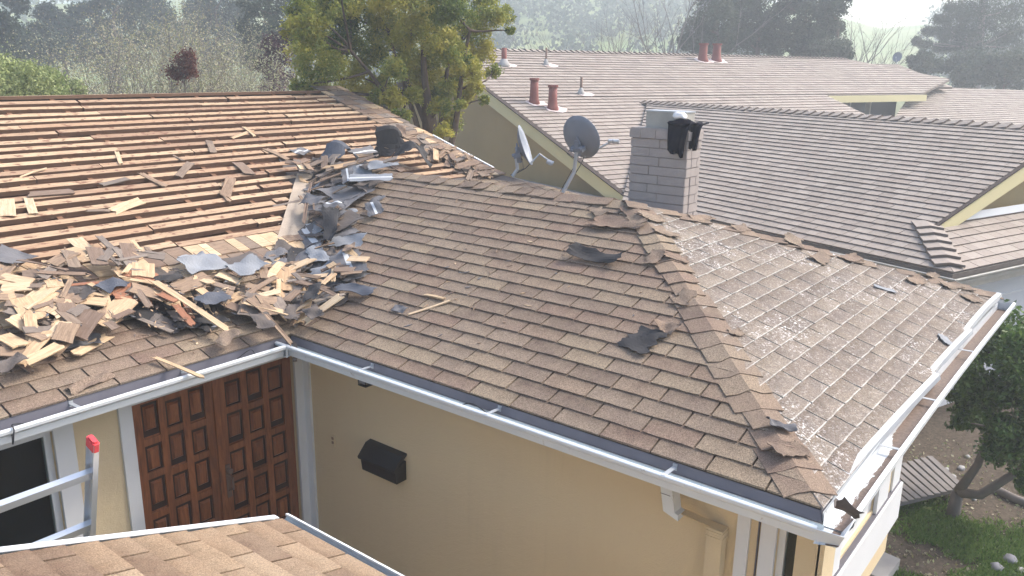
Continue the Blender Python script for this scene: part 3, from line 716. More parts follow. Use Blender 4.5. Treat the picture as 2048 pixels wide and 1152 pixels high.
g = MB(); g.prism([(X0-.35, .9, GZ), (X0-.35, 2*MB_Y-.3, GZ), (X0-.35, 2*MB_Y-.3, .0), (X0-.35, MB_Y, zm(MB_Y)-.2), (X0-.35, .9, .1)], (.12, 0, 0)); hchild(g.build('gable_wall', M['stucco']))
# trims
def trim(a, b, mat='white', name='trim_board'):
    g = MB(); g.box(a, b); return hchild(g.build(name, M[mat]))
trim((DX1, WY-.02, GZ), (WX-.022, WY+.01, TZ-.02)); trim((WX-.022, .306, GZ), (WX-.001, WY-.001, TZ-.02))
trim((DX0-.09, WY-.022, GZ), (DX0, WY+.01, -.152))
trim((DX0, WY-.02, -.33), (DX1, WY+.008, -.17))
trim((-1.52, WY-.02, -1.85), (-1.40, WY+.004, -.17)); trim((-2.9, WY-.02, -1.83), (-2.75, WY+.004, -.17)); trim((-2.75, WY-.018, -.33), (-1.52, WY+.004, -.18)); trim((-2.75, WY-.03, -1.83), (-1.52, WY+.004, -1.75))
trim((WX-.018, -3.287, GZ), (WX+.002, -3.357, -.16)); trim((WX-.02, -3.418, GZ), (WX+.002, -3.50, -.16)); trim((WX-.012, -3.400, GZ), (WX+.002, -3.408, -.16), 'drip')
trim((WX-.016, -3.50, -.30), (WX+.002, -3.71, -.16))
# left window
def window(parts, name='window'):
    pass
win = hchild((lambda g: (g.box((-2.75, WY+.03, -1.75), (-2.71, WY+.07, -.33)), g.box((-1.56, WY+.03, -1.75), (-1.52, WY+.07, -.33)), g.box((-2.71, WY+.031, -.37), (-1.56, WY+.069, -.33)), g.box((-2.71, WY+.031, -1.75), (-1.56, WY+.069, -1.71)), g.build('window', M['white']))[-1])(MB()))
def sub(o, p): o.parent = p; return o
g = MB(); g.box((-2.72, WY+.045, -1.72), (-1.55, WY+.05, -.36)); sub(g.build('pane', M['glass']), win)
g = MB(); g.box((-2.9, WY+.12, -1.9), (-1.4, WY+1.5, -.2)); hchild(g.build('room_interior', M['room']))
g = MB()
for k_ in range(16): a_x = -2.68+k_*.045; g.prism([(a_x, WY+.085, -1.7), (a_x+.022, WY+.072, -1.7), (a_x+.045, WY+.085, -1.7)], (0, 0, 1.33), cap=True)
sub(g.build('curtain', M['curtain']), win)
g = MB(); g.box((WX+.12, -3.60, -1.9), (WX+1.3, -3.3, -.2)); hchild(g.build('room_interior', M['room']))
# double carved door
def door_leaf(x0, x1, mirror):
    g = MB(); yb = WY+.05; g.box((x0, yb, GZ+.02), (x1, yb+.045, -.335)); leaf = hchild(g.build('door', M['door']))
    n = 3; m = .055; wd = (x1-x0-2*m)/n
    # stiles and rails proud of the leaf, panels raised in the fields
    g = MB()
    for i in range(n+1): xx = x0+m+i*wd; a = (x0+.001 if i == 0 else xx-.026); b = (x1-.001 if i == n else xx+.026); g.box((a, yb-.017, GZ+.03), (b, yb+.001, -.337))
    sub(g.build('stile', M['door']), leaf)
    zt = -.337
    for j in range(8):
        z = zt-j*.283
        for i in range(n):
            xx = x0+m+i*wd; hsh = ((i+j+mirror) % 2)*.03
            g = MB(); g.box((xx+.026, yb-.014, z-.03-hsh), (xx+wd-.026, yb+.001, z+(0 if j == 0 else .022-hsh))); sub(g.build('rail', M['door']), leaf)
            if z-.30 < GZ: continue
            a0, a1 = xx+.045, xx+wd-.045; zt_, zb = z-.055-hsh, z-.235-hsh*.5; g = MB()
            g.v = [(a0, yb-.001, zb), (a1, yb-.001, zb), (a1, yb-.001, zt_), (a0, yb-.001, zt_), (a0+.014, yb-.02, zb+.014), (a1-.014, yb-.02, zb+.014), (a1-.014, yb-.02, zt_-.014), (a0+.014, yb-.02, zt_-.014)]
            g.f = [(4, 5, 6, 7)]+[(q, (q+1) % 4, 4+(q+1) % 4, 4+q) for q in range(4)]; g.m = [0]*5; g.r = [random.random()]*5
            sub(g.build('panel', M['door']), leaf)
            g = MB(); g.box((xx+.027, yb-.0015, z-.28), (xx+wd-.027, yb+.0, z-.035)); sub(g.build('panel_recess', M['doordark']), leaf)
    return leaf
mid = (DX0+DX1)/2-.02
dl = door_leaf(DX0+.004, mid-.003, 0); dr = door_leaf(mid+.003, DX1-.004, 1)
g = MB(); g.box((mid-.022, WY+.012, GZ), (mid+.022, WY+.033, -.338)); sub(g.build('astragal', M['door']), dl)
q = aty(461, 965, WY)
g = MB(); g.box((q.x-.02, WY+.018, q.z-.13), (q.x+.02, WY+.032, q.z+.14)); g.tube([(q.x, WY+.02, q.z+.06), (q.x, WY-.035, q.z+.05), (q.x, WY-.04, q.z-.04), (q.x, WY+.02, q.z-.07)], .009); g.tube([(q.x, WY+.02, q.z+.10), (q.x, WY-.02, q.z+.10)], .02, 10); sub(g.build('handle', M['rustpipe']), dr)
# wall outlet, porch lamp
q = atx(667, 880, WX); g = MB(); g.box((WX-.008, q.y-.022, q.z-.05), (WX+.001, q.y+.022, q.z+.05)); ol = hchild(g.build('doorbell_plate', M['stucco']))
for dz in (.018, -.018):
    g = MB(); g.box((WX-.011, q.y-.012, q.z+dz-.011), (WX-.0085, q.y+.012, q.z+dz+.011)); sub(g.build('button', M['plaster']), ol)
q = atx(732, 768, .22); g = MB(); g.tube([(.22, q.y, -.168), (.22, q.y, -.185)], .06, 12); g.prism([(.22-.05, q.y-.05, -.185), (.22+.05, q.y-.05, -.185), (.22+.05, q.y+.05, -.185), (.22-.05, q.y+.05, -.185)], (0, 0, -.01)); 
for sx, sy in ((-1, -1), (1, -1), (1, 1), (-1, 1)): g.bar((.22+sx*.045, q.y+sy*.045, -.19), (.22+sx*.035, q.y+sy*.035, -.31), .008, .008)
g.prism([(.22-.04, q.y-.04, -.31), (.22+.04, q.y-.04, -.31), (.22+.04, q.y+.04, -.31), (.22-.04, q.y+.04, -.31)], (0, 0, -.008)); pl = hchild(g.build('porch_lamp', M['black']))
g = MB(); g.box((.22-.036, q.y-.036, -.30), (.22+.036, q.y+.036, -.198)); sub(g.build('lamp_glass', M['curtain']), pl)
# courtyard-side window at the corner
def win_x(y0, y1, z0, z1):
    g = MB(); x = WX+.03
    g.box((x, y0, z0), (x+.04, y0+.035, z1)); g.box((x, y1-.035, z0), (x+.04, y1, z1)); g.box((x+.001, y0+.035, z1-.035), (x+.039, y1-.035, z1)); g.box((x+.001, y0+.035, z0), (x+.039, y1-.035, z0+.035))
    g.box((x+.002, (y0+y1)/2-.006, z0+.035), (x+.02, (y0+y1)/2+.006, z1-.035))
    w_ = hchild(g.build('window', M['white'])); g = MB(); g.box((x+.022, y0+.03, z0+.03), (x+.026, y1-.03, z1-.03)); sub(g.build('pane', M['glass']), w_)
    g = MB(); g.box((x+.005, y0+.04, z0+.5), (x+.02, y1-.04, z0+.52)); sub(g.build('sash_rail', M['white']), w_)
win_x(-3.71, -3.50, -1.9, -.30)
# end window with white sill board below
g = MB(); yy = EY+.015
g.box((.74, yy, -.70), (.77, yy+.05, -.27)); g.box((1.41, yy, -.70), (1.46, yy+.05, -.27)); g.box((.77, yy+.001, -.70), (1.41, yy+.049, -.645)); g.box((.77, yy+.001, -.31), (1.41, yy+.049, -.27))
ew = hchild(g.build('window', M['white'])); g = MB(); g.box((.76, yy+.025, -.66), (1.42, yy+.03, -.30)); sub(g.build('pane', M['glass']), ew)
g = MB(); g.box((.745, EY+.055, -.695), (1.455, -2.6, -.275)); hchild(g.build('room_interior', M['room']))
trim((.62, EY-.02, -.72), (.74, EY+.004, -.17)); trim((1.46, EY-.02, -.72), (1.72, EY+.004, -.17)); trim((1.72, EY-.008, -.72), (1.82, EY+.004, -.17), 'stucco'); trim((1.82, EY-.02, -.72), (2.01, EY+.004, -.17)); trim((.62, EY-.026, -.735), (2.03, EY+.004, -.721), 'drip'); trim((.60, EY-.04, -1.0), (2.04, EY+.004, -.736), name='sill_board'); trim((.74, EY-.018, -.27), (1.46, EY+.004, -.168)); trim((2.001, EY+.005, -1.0), (2.03, -2.22, -.17), name='sill_board')
trim((WX-.004, EY-.024, GZ), (WX+.20, EY-.001, -.168), 'stucco', 'corner_board')
# downspout: cut outlet, elbow and down pipe
dp = MB(); y0 = -3.19; xx = WX-.045
prof = [(-.035, -.045), (.035, -.045), (.035, .045), (-.035, .045)]
dp.prism([(xx+a, y0+b, GZ) for a, b in prof], (0, 0, -.56-GZ)); ds = hchild(dp.build('downspout', M['stucco']))
g = MB()
for i in range(4): g.prism([(xx+a*(1.1-.05*(i % 2)), y0+b*(1.1-.05*(i % 2)), -.56+i*.016) for a, b in prof], (0, 0, .014))
g.prism([(xx-.03, y0-.035, -.50), (xx+.03, y0-.035, -.50), (xx+.03, y0+.035, -.50), (xx-.03, y0+.035, -.50)], (-.05, .20, .05)); 
eb = g.build('elbow', M['stucco']); sub(eb, ds)
a = atx(1352, 1000, .2)
g = MB(); c = Vector((xx-.075, y0+.235, -.45)); g.prism([c+Vector((-.04, -.035, 0)), c+Vector((.04, -.035, 0)), c+Vector((.04, .035, 0)), c+Vector((-.04, .035, 0))], (-.02, .02, .17), cap=False)
g.prism([c+Vector((-.04, -.055, -.03)), c+Vector((.04, -.055, -.03)), c+Vector((.04, .035, 0)), c+Vector((-.04, .035, 0))], (0, 0, .035)); sub(g.build('outlet_spout', M['gutter']), ds)
g = MB(); g.box(c+Vector((-.056, -.008, .11)), c+Vector((.018, .050, .112))); sub(g.build('outlet_opening', M['drip']), ds)
# mailbox (hangs on the wall: its own thing)
mb = empty('mailbox', (WX, -.57, -.94)); tag(mb, 'black metal mailbox with sloping lid on the tan courtyard wall', 'mailbox')
g = MB(); g.prism([(0, -.185, .02), (0, -.185, -.13), (-.10, -.185, -.13), (-.115, -.185, -.02)][::-1], (0, .37, 0)); sub(g.build('box', M['black']), mb)
g = MB(); g.prism([(0, -.195, .085), (0, -.195, .07), (-.13, -.195, -.03), (-.135, -.195, -.012), (-.05, -.195, .075)], (0, .39, 0)); sub(g.build('lid', M['black']), mb)

# ---- chimney --------------------------------------------------------------------
chx, chy0, chy1, chw = 3.0, -1.005, -1.56, .27; ztop = 1.375
ch = MB(); ch.box((chx+.012, chy1+.012, .3), (chx+chw-.012, chy0-.012, ztop-.02)); chim = hchild(ch.build('chimney', M['mortar']))
def brick(a, b, parent):
    g = MB(); a = Vector(a); b = Vector(b); j = lambda: random.uniform(-.003, .003); c = .006
    lo = Vector([min(a[i], b[i]) for i in range(3)]); hi = Vector([max(a[i], b[i]) for i in range(3)])
    off = Vector((j(), j(), 0)); lo += off; hi += off
    g.prism([(lo.x+c, lo.y, lo.z), (hi.x-c, lo.y, lo.z), (hi.x, lo.y+c, lo.z), (hi.x, hi.y-c, lo.z), (hi.x-c, hi.y, lo.z), (lo.x+c, hi.y, lo.z), (lo.x, hi.y-c, lo.z), (lo.x, lo.y+c, lo.z)], (0, 0, hi.z-lo.z)); return sub(g.build('brick', M['slump']), parent)
z = ztop-.075; r = 0; CH = .0785
while z > .45:
    off = (r % 2)
    cuts = [chy0, chy0-.19-.1*off, chy1] if r else [chy0+.012, chy0-.10, chy0-.25, chy0-.42, chy1-.012]
    for a, b in zip(cuts, cuts[1:]): brick((chx-(.012 if r == 0 else 0), a-.001, z), (chx+.09, b+.001, z+CH-.007), chim)
    xs = [chx+.092, chx+.2, chx+chw] if off else [chx+.092, chx+chw]
    for a, b in zip(xs, xs[1:]): brick((a+.001, chy1-(.012 if r == 0 else 0), z), (b-.001, chy1+.09, z+CH-.007), chim)
    z -= CH; r += 1
g = MB(); a, b = aty(1293, 262, -1.16), 0
g.box((chx+.05, -1.12, ztop-.01), (chx+.22, -1.50, ztop+.155)); fl = g.build('flue_sheet', M['flue']); sub(fl, chim)
g = MB(); g.box((chx+.045, -1.115, ztop+.15), (chx+.225, -1.505, ztop+.162)); sub(g.build('flue_rim', M['galv']), chim)
# mortar crown
g = MB(); g.box((chx-.005, chy0-.002, ztop-.004), (chx+chw+.004, chy1+.002, ztop+.012)); sub(g.build('crown', M['slump']), chim)
# black jacket and white cloth on the chimney
def blob(name, c, r, mat, wob=.25, seed=1, sub_=2, flat=None):
    bm = bmesh.new(); bmesh.ops.create_icosphere(bm, subdivisions=sub_+1, radius=1)
    for v in bm.verts:
        n = noise.noise(v.co*1.6+Vector((seed*7.1, 0, 0)))*wob + noise.noise(v.co*4+Vector((seed*3, 5, 0)))*wob*.4
        v.co = Vector((v.co.x*r[0], v.co.y*r[1], v.co.z*r[2]))*(1+n)
    me = bpy.data.meshes.new(name); bm.to_mesh(me); bm.free(); me.polygons.foreach_set('use_smooth', [True]*len(me.polygons)); me.materials.append(mat)
    o = link(name, me); o.location = c; return o
def drape(name, pts_rows, mat, t=.012, seed=0, smooth=True):
    g = MB(); R_, C_ = len(pts_rows), len(pts_rows[0])
    for s_ in (0, 1):
        for r_ in pts_rows:
            for p in r_: g.v.append(tuple(Vector(p)+Vector((0, 0, t*s_))))
    K = R_*C_
    for i in range(R_-1):
        for j in range(C_-1):
            a = i*C_+j; g.f += [(a, a+1, a+C_+1, a+C_), (K+a, K+a+C_, K+a+C_+1, K+a+1)]; g.m += [0, 0]; g.r += [0, 0]
    ed = list(range(C_))+[(i+1)*C_-1 for i in range(1, R_)]+[(R_-1)*C_+j for j in range(C_-2, -1, -1)]+[i*C_ for i in range(R_-2, 0, -1)]
    for a, b in zip(ed, ed[1:]+ed[:1]): g.f.append((a, b, K+b, K+a)); g.m.append(0); g.r.append(0)
    return g.mesh(name, mat, smooth)
def cloth_rows(y0, y1, zt, drop0, drop1, x_out, n=9, m=9, fold=.018, seed=0, taper=.35):
    rows = []
    for i in range(m):
        t = i/(m-1); r = []
        for j in range(n):
            s = j/(n-1); yy = y0+(y1-y0)*s; yc = (y0+y1)/2; yy = yc+(yy-yc)*(1-taper*t)
            dr = (drop0+(drop1-drop0)*s)*max(0, t-.3)/.7
            xx = x_out + (.12*(1-t/.3) if t < .3 else -.03*math.sin(min(1, (t-.3)*2)*1.5)) + fold*math.sin(s*9+seed+t*2)
            r.append((xx, yy, zt+.03*(1-t)-dr+.01*math.sin(s*12+seed)))
        rows.append(r)
    return rows
jk = empty('jacket', (chx, -1.5, ztop)); tag(jk, 'black jacket draped over the right corner of the brick chimney top', 'jacket')
me = drape('jacket_body', [[(a-jk.location.x, b-jk.location.y, c-jk.location.z) for a, b, c in r] for r in cloth_rows(-1.36, -1.60, ztop+.035, .20, .25, chx-.03, seed=1)], M['cloth']); sub(link('jacket_body', me), jk)
me = drape('sleeve', [[(a-jk.location.x, b-jk.location.y, c-jk.location.z) for a, b, c in r] for r in cloth_rows(-1.52, -1.66, ztop+.03, .17, .19, chx+.06, n=6, seed=3, taper=.5, fold=.012)], M['cloth']); sub(link('sleeve', me), jk)
b_ = blob('jacket_folds', (chx+.04-jk.location.x, -1.48-jk.location.y, .05), (.09, .12, .055), M['cloth'], .5, 3); sub(b_, jk)
wc = blob('white_cap', (chx+.03, -1.455, ztop+.125), (.05, .066, .035), M['bag_white'], .3, 8); tag(wc, 'crumpled white cloth lying on the black jacket on the chimney', 'cloth')

# ---- satellite dishes -------------------------------------------------------------
def dish(base, centre, aim, rx, rz, label, mount_pts, lnb, arm_off):
    root = empty('satellite_dish', base); tag(root, label, 'satellite dish', 'satellite dishes on the stripped house')
    rel = lambda p: Vector(p)-Vector(base)
    c = rel(centre); n = Vector(aim).normalized(); xx = n.cross(UP).normalized(); zz = xx.cross(n).normalized()
    g = MB(); rings, seg = 5, 32
    for back in (0, 1):
        for i in range(rings+1):
            t = i/rings
            for k in range(seg):
                a = 2*math.pi*k/seg; g.v.append(tuple(c + xx*(rx*t*math.cos(a)) + zz*(rz*t*math.sin(a)) + n*(.075*t*t - .006*back)))
    K = (rings+1)*seg
    for i in range(rings):
        for k in range(seg):
            a = i*seg+k; b = i*seg+(k+1) % seg; g.f += [(a, b, b+seg, a+seg), (K+a, K+a+seg, K+b+seg, K+b)]; g.m += [1, 0]; g.r += [0, 0]
    for k in range(seg): a = rings*seg+k; b = rings*seg+(k+1) % seg; g.f.append((a, b, K+b, K+a)); g.m.append(0); g.r.append(0)
    sub(g.build('reflector', [M['dish'], M['dish_front']], smooth=True), root)
    g = MB(); g.tube([rel(p) for p in mount_pts]+[c-n*.09-zz*rz*.45], .024, 10); sub(g.build('mast', M['galv']), root)
    g = MB(); bc = c-n*.055-zz*rz*.35
    for a, b in ((-.10, .10),): 
        g.bar(bc+xx*-.09, bc+xx*.09, .05, .09, up=n); g.bar(bc-zz*.09-n*.02, bc+zz*.10+n*.03, .07, .045, up=xx)
    g.tube([bc+xx*.06-n*.02+zz*.02, bc+xx*.06-n*.06+zz*.02], .022, 8); g.tube([bc-xx*.05-n*.02, bc-xx*.05-n*.07], .018, 8); g.prism([bc+xx*-.05+zz*.06, bc+xx*.05+zz*.06, bc+zz*.15+n*.02], n*.02)
    sub(g.build('bracket', M['dish']), root)
    g = MB(); a0 = c-zz*rz*.92+n*.05; l = rel(lnb); g.tube([a0, a0*.4+l*.6+zz*arm_off, l], .013, 8); sub(g.build('arm', M['galv']), root)
    g = MB(); d = (c-l).normalized(); g.tube([l-d*.03, l+d*.05], [.03, .022], 10); g.tube([l+xx*.07-d*.02, l+xx*.07+d*.05], [.028, .022], 10); g.bar(l-xx*.03, l+xx*.1, .03, .03); sub(g.build('receiver', M['galv']), root)
    g = MB(); pts = [a0, a0*.6+rel(mount_pts[1])*.4-zz*.03, rel(mount_pts[0])+Vector((.03, 0, .02))]; g.tube(pts, .006, 5); pts2 = [bc-xx*.1, bc-xx*.17-zz*.08, bc-xx*.05-zz*.18, rel(mount_pts[0])+Vector((-.02, .02, .02))]; g.tube(pts2, .004, 5); sub(g.build('cable', M['darkpl']), root)
    return root
f2 = main(1125, 386); v2 = (f2-CAM); d2 = math.hypot(v2.x, v2.y)
P = lambda px, py, d=d2: atd(px, py, d)
aim2 = RT*.52+FW*.70+UP*.35
dish(f2, P(1157, 279), aim2, .262, .285, 'grey satellite dish seen from behind, just left of the chimney', [f2, P(1148, 345)], P(1224, 282, d2+.1), 0)
f1 = main(1025, 353); v1 = f1-CAM; d1 = math.hypot(v1.x, v1.y); P1 = lambda px, py: atd(px, py, d1)
dish(f1, P1(1040, 294), RT*.93-FW*.17+UP*.34, .20, .26, 'pale satellite dish seen edge-on beside the neighbouring gable wall', [f1, P1(1035, 338)], P1(1102, 325), .12)

# ---- near roof in the lower left corner --------------------------------------------
NZ, NS_ = -.2, .344; nc = Vector((-1.397, -1.736, NZ)); nr = empty('porch_roof', (nc.x, nc.y, GZ)); tag(nr, 'brown shingled porch roof with white edging in the lower left corner', 'roof')
nS = math.hypot(1, NS_); fN = frame(nc, (0, -1, 0), (-1, 0, NS_))
fN = frame(nc+Vector((0, -4.5, 0)), (0, 1, 0), (-1, 0, NS_))      # (0,1,0)x(-1,0,s) = (s,0,1): up
g = MB(); g.prism([fN @ Vector(p) for p in ((0, 0, -.004), (4.5, 0, -.004), (4.5, 3.0, -.004), (0, 3.0, -.004))], (0, 0, -.04)); dk = g.build('decking', M['under']); dk.parent = nr; dk.matrix_parent_inverse = Matrix.Translation(-nr.location)
bpy.context.view_layer.update()
FN_ = Field(fN, [(0, -.01), (4.49, -.01), (4.49, 3.0), (0, 3.0)], .127, .305, 'shingle_tan', t=.010, start=.07, voff=-.012)
items = sorted(FN_.items, key=lambda i: -i[0])
for it in items[:260]:
    o = FN_.piece(it); mw = o.matrix_world.copy(); o.parent = nr; o.matrix_parent_inverse = Matrix.Translation(-nr.location); o.matrix_world = mw
g = MB()
for it in items[260:]: FN_.add(it, g)
if items[260:]: o = g.build('shingles', M['shingle_tan'], kind='stuff'); o.parent = nr; o.matrix_parent_inverse = Matrix.Translation(-nr.location)
def nchild(o): o.parent = nr; o.matrix_parent_inverse = Matrix.Translation(-nr.location); return o
e0 = nc+Vector((.0, .018, .012)); e1 = e0+Vector((-3, 0, 3*NS_)); g = MB(); g.prism([e0+Vector((0, -.026, 0)), e0+Vector((0, .012, 0)), e1+Vector((0, .012, 0)), e1+Vector((0, -.026, 0))], (0, 0, .005)); g.prism([e0+Vector((0, .008, -.09)), e0+Vector((0, .014, -.09)), e1+Vector((0, .014, -.09)), e1+Vector((0, .008, -.09))], (0, 0, .09)); nchild(g.build('rake_edge', M['gutter']))
G = gutter([nc+Vector((.012, .03, .015)), nc+Vector((.012, -4.5, .015))], (1, 0, 0), width=.065, depth=.08); nchild(G.build('gutter', [M['gutter'], M['gutter_in']]))
g = MB(); g.box((-4.3, nc.y-.05, GZ), (nc.x-.25, nc.y-.16, NZ-.06)); g.box((nc.x-.36, nc.y-.16, GZ), (nc.x-.25, nc.y-4.3, NZ-.06)); nchild(g.build('wall', M['stucco']))
# ladder leaning against its raked edge
ld = empty('ladder', (0, 0, 0)); tag(ld, 'aluminium ladder with a red end cap leaning in the courtyard', 'ladder')
Lt = aty(191, 880, -1.55); Lb = Vector((Lt.x+.02, -.62, GZ)); ld.location = Lb
L0 = Vector((0, 0, 0)); L1 = Lt-Lb; ldir = L1.normalized(); off = Vector((-.43, 0, 0))
for o_ in (Vector(), off):
    g = MB(); sx = 1 if o_.length else -1; fr = ldir.cross(Vector((1, 0, 0))).normalized()
    for u_ in (-.032, .029): g.prism([L0+o_+fr*u_, L0+o_+fr*(u_+.003), L0+o_+fr*(u_+.003)+Vector((sx*.022, 0, 0)), L0+o_+fr*u_+Vector((sx*.022, 0, 0))], L1)
    g.prism([L0+o_+fr*-.029, L0+o_+fr*.029, L0+o_+fr*.029+Vector((sx*.003, 0, 0)), L0+o_+fr*-.029+Vector((sx*.003, 0, 0))], L1)
    sub(g.build('rail', M['metal']), ld)
    g = MB(); cx_ = sx*.011
    for fa, xa, h0, h1 in ((.034, .014, -.036, .004), (.026, .010, .004, .013)): g.prism([L1+o_+fr*a_*fa+ldir*h0+Vector((cx_+b_*xa, 0, 0)) for a_, b_ in ((-1, -.6), (-.8, -1), (.8, -1), (1, -.6), (1, .6), (.8, 1), (-.8, 1), (-1, .6))], ldir*(h1-h0))
    sub(g.build('end_cap', M['red']), ld)
z = .17
while z < L1.length-.1:
    p = L1 - ldir*z; g = MB(); g.bar(p+Vector((-.003, 0, 0)), p+off+Vector((.003, 0, 0)), .035, .03, up=fr); sub(g.build('rung', M['metal']), ld); z += .29

# ---------------------------------------------------------------- neighbouring house
a_ = R(-32.65); nA = FW*math.cos(a_)+RT*math.sin(a_); nB = FW*math.sin(-a_)+RT*math.cos(a_); SN = .35; SNL = math.hypot(1, SN)
E0 = atz(1906, 547, -.4)
nb = empty('neighbour_house', (E0.x, E0.y, GZ)); tag(nb, 'neighbouring tan house with long greyish shingled roofs, red flues and cream fascias', 'house')
bpy.context.view_layer.update()
def nbc(o): mw = o.matrix_world.copy(); o.parent = nb; o.matrix_parent_inverse = Matrix.Translation(-nb.location); return o
# section A : front slope rises along nB ; u runs along -nA (so that u x v points up)
def N(o, a, b, z=0): return o + nA*a + nB*b + UP*z
fA = frame(E0, -nA, nB+UP*SN)
if fA.col[2][2] < 0: fA = frame(E0, nA, nB+UP*SN)
sg = 1 if fA.col[0].to_3d().dot(nA) > 0 else -1
AW = 4.216; AR = AW*SNL     # slope length
LA = 10.25
polyA = [(0, 0), (1.0, .88*SNL), (.88, .95*SNL), (1.62-2.35, AR), (LA, AR), (LA, 0)]
# split into convex pieces (coordinates: a along nA, v up the slope)
def conv(ps): return ccw([(sg*p[0], p[1]) for p in ps])
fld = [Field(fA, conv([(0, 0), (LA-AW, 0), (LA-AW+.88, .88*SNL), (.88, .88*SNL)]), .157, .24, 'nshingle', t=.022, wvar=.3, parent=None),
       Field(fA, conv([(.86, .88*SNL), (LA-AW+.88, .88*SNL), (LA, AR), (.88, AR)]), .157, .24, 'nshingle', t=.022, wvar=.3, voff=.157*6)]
# section B : slope rises along nA, ridge along nB
PB = atz(1250, 388, -.35); fB = frame(PB, nB, nA+UP*SN); sB = 1
if fB.col[2][2] < 0: fB = frame(PB, -nB, nA+UP*SN); sB = -1
def convB(ps): return ccw([(sB*p[0], p[1]) for p in ps])
BRID = 7.48; B1, B2, B3, BM = 11.14, 15.98, 19.6, 4.376
fld.append(Field(fB, convB([(0, -.3), (B1, -.3), (B1, BM*SNL), (0, BM*SNL)]), .187, .27, 'nshingle', t=.022, wvar=.3))
fld.append(Field(fB, convB([(0, BM*SNL), (B2, BM*SNL), (B3, 5.63*SNL), (16.1, BRID*SNL), (0, BRID*SNL)]), .187, .27, 'nshingle', t=.022, wvar=.3, voff=.187*25))
# section C: brownish low roof behind, right
C0 = N(PB, 3.2, 15.2, .7)
Ca = hit(1778, 240, (0, 0, 1), -.2)
def plane_n(p, slope_dir, s): return (UP-slope_dir*s).normalized()
C1 = atz(1800, 262, .2); C2 = atz(2120, 262, .2)
nC = UP-nA*SN
fC = frame(C1, nB, nA+UP*SN); sC = 1
if fC.col[2][2] < 0: fC = frame(C1, -nB, nA+UP*SN); sC = -1
def inC(px, py):
    q = hit(px, py, nC, nC.dot(C1)); d = q-C1; return (d.dot(nB), d.dot(nA)*SNL)
cpoly = [inC(*p) for p in ((1770, 262), (2110, 262), (2110, 183), (1832, 174))]
fld.append(Field(fC, ccw([(sC*p[0], p[1]) for p in cpoly]), .17, .24, 'nshingle', t=.022, wvar=.3))
# upper back hip (grey triangle) to the right of the big ridge
D1 = N(PB, 6.75, 17.4, 2.1)
nD = UP-nA*.30
dpoly = [hit(px, py, nD, nD.dot(D1)) for px, py in ((1690, 128), (1795, 129), (1905, 173), (1835, 173), (1800, 187), (1700, 187))]
fD = frame(D1, nB, nA+UP*.30)
dp2 = [((q-D1).dot(nB), (q-D1).dot(nA)*math.hypot(1, .3)) for q in dpoly]
fld.append(Field(fD, ccw([dp2[0], dp2[1], dp2[2], dp2[3], dp2[5]]), .17, .24, 'nshingle', t=.022, wvar=.3))
# skirt hip on the right of A: rises along nA from the eave that runs along nB
fS = frame(E0, nB, nA+UP*SN); sS = 1
if fS.col[2][2] < 0: fS = frame(E0, -nB, nA+UP*SN); sS = -1
fld.append(Field(fS, ccw([(sS*p[0], p[1]) for p in ((0, 0), (8.8, 0), (7.9, .95*SNL), (.93, .95*SNL))]), .157, .24, 'nshingle', t=.022, wvar=.3))
# small skirt below B's gable on the left
fT = frame(N(PB, -.2, -1.0, -.35), -nA, nB+UP*SN)
if fT.col[2][2] < 0: fT = frame(N(PB, -.2, -1.0, -.35), nA, nB+UP*SN)
o = lay(fld, nb, 300, ['nshingle']); nbc(o)
for q in [c for c in nb.children if c.name.startswith('shingle') and c is not o]: pass
# roof bodies under the shingles
def body(name, pts, mat, t=.10):
    g = MB(); g.prism([Vector(p)-UP*.012 for p in pts], (0, 0, -t)); return nbc(g.build(name, M[mat]))
LV = lambda f, s, ps: [f @ Vector((s*p[0], p[1], 0)) for p in ps]
body('roof', LV(fA, sg, [(0, 0), (.88, .88*SNL), (.88, AR), (LA, AR), (LA-AW, 0)]), 'nshingle', .06)
body('roof', LV(fB, sB, [(0, -.3), (B1, -.3), (B1, BM*SNL), (B2, BM*SNL), (B3, 5.63*SNL), (16.1, BRID*SNL), (0, BRID*SNL)]), 'nshingle', .06)
body('roof', LV(fC, sC, [(cpoly[0][0], cpoly[0][1]), cpoly[1], cpoly[2], cpoly[3]]), 'nshingle', .06)
body('roof', LV(fS, sS, [(0, 0), (8.8, 0), (7.9, .95*SNL), (.93, .95*SNL)]), 'nshingle', .06)
body('roof', dpoly[:4]+[dpoly[5]], 'nshingle', .06)
body('roof', [N(PB, -1.2, -.45, -.50), N(PB, .35, -.45, -.50), N(PB, .95, .3, -.24), N(PB, -1.2, .3, -.24)], 'nshingle', .06)
# back slopes so that the roofs are solid seen from elsewhere
body('back_roof', [N(PB, BRID, 0, BRID*SN), N(PB, BRID, 16.1, BRID*SN), N(PB, BRID*2, 16.1, -.1), N(PB, BRID*2, 0, -.1)], 'nshingle', .06)
body('back_roof', [N(E0, LA, AW, AW*SN), N(E0, .88, AW, AW*SN), N(E0, .88, 7.9, .3), N(E0, LA, 7.9, .3)], 'nshingle', .06)
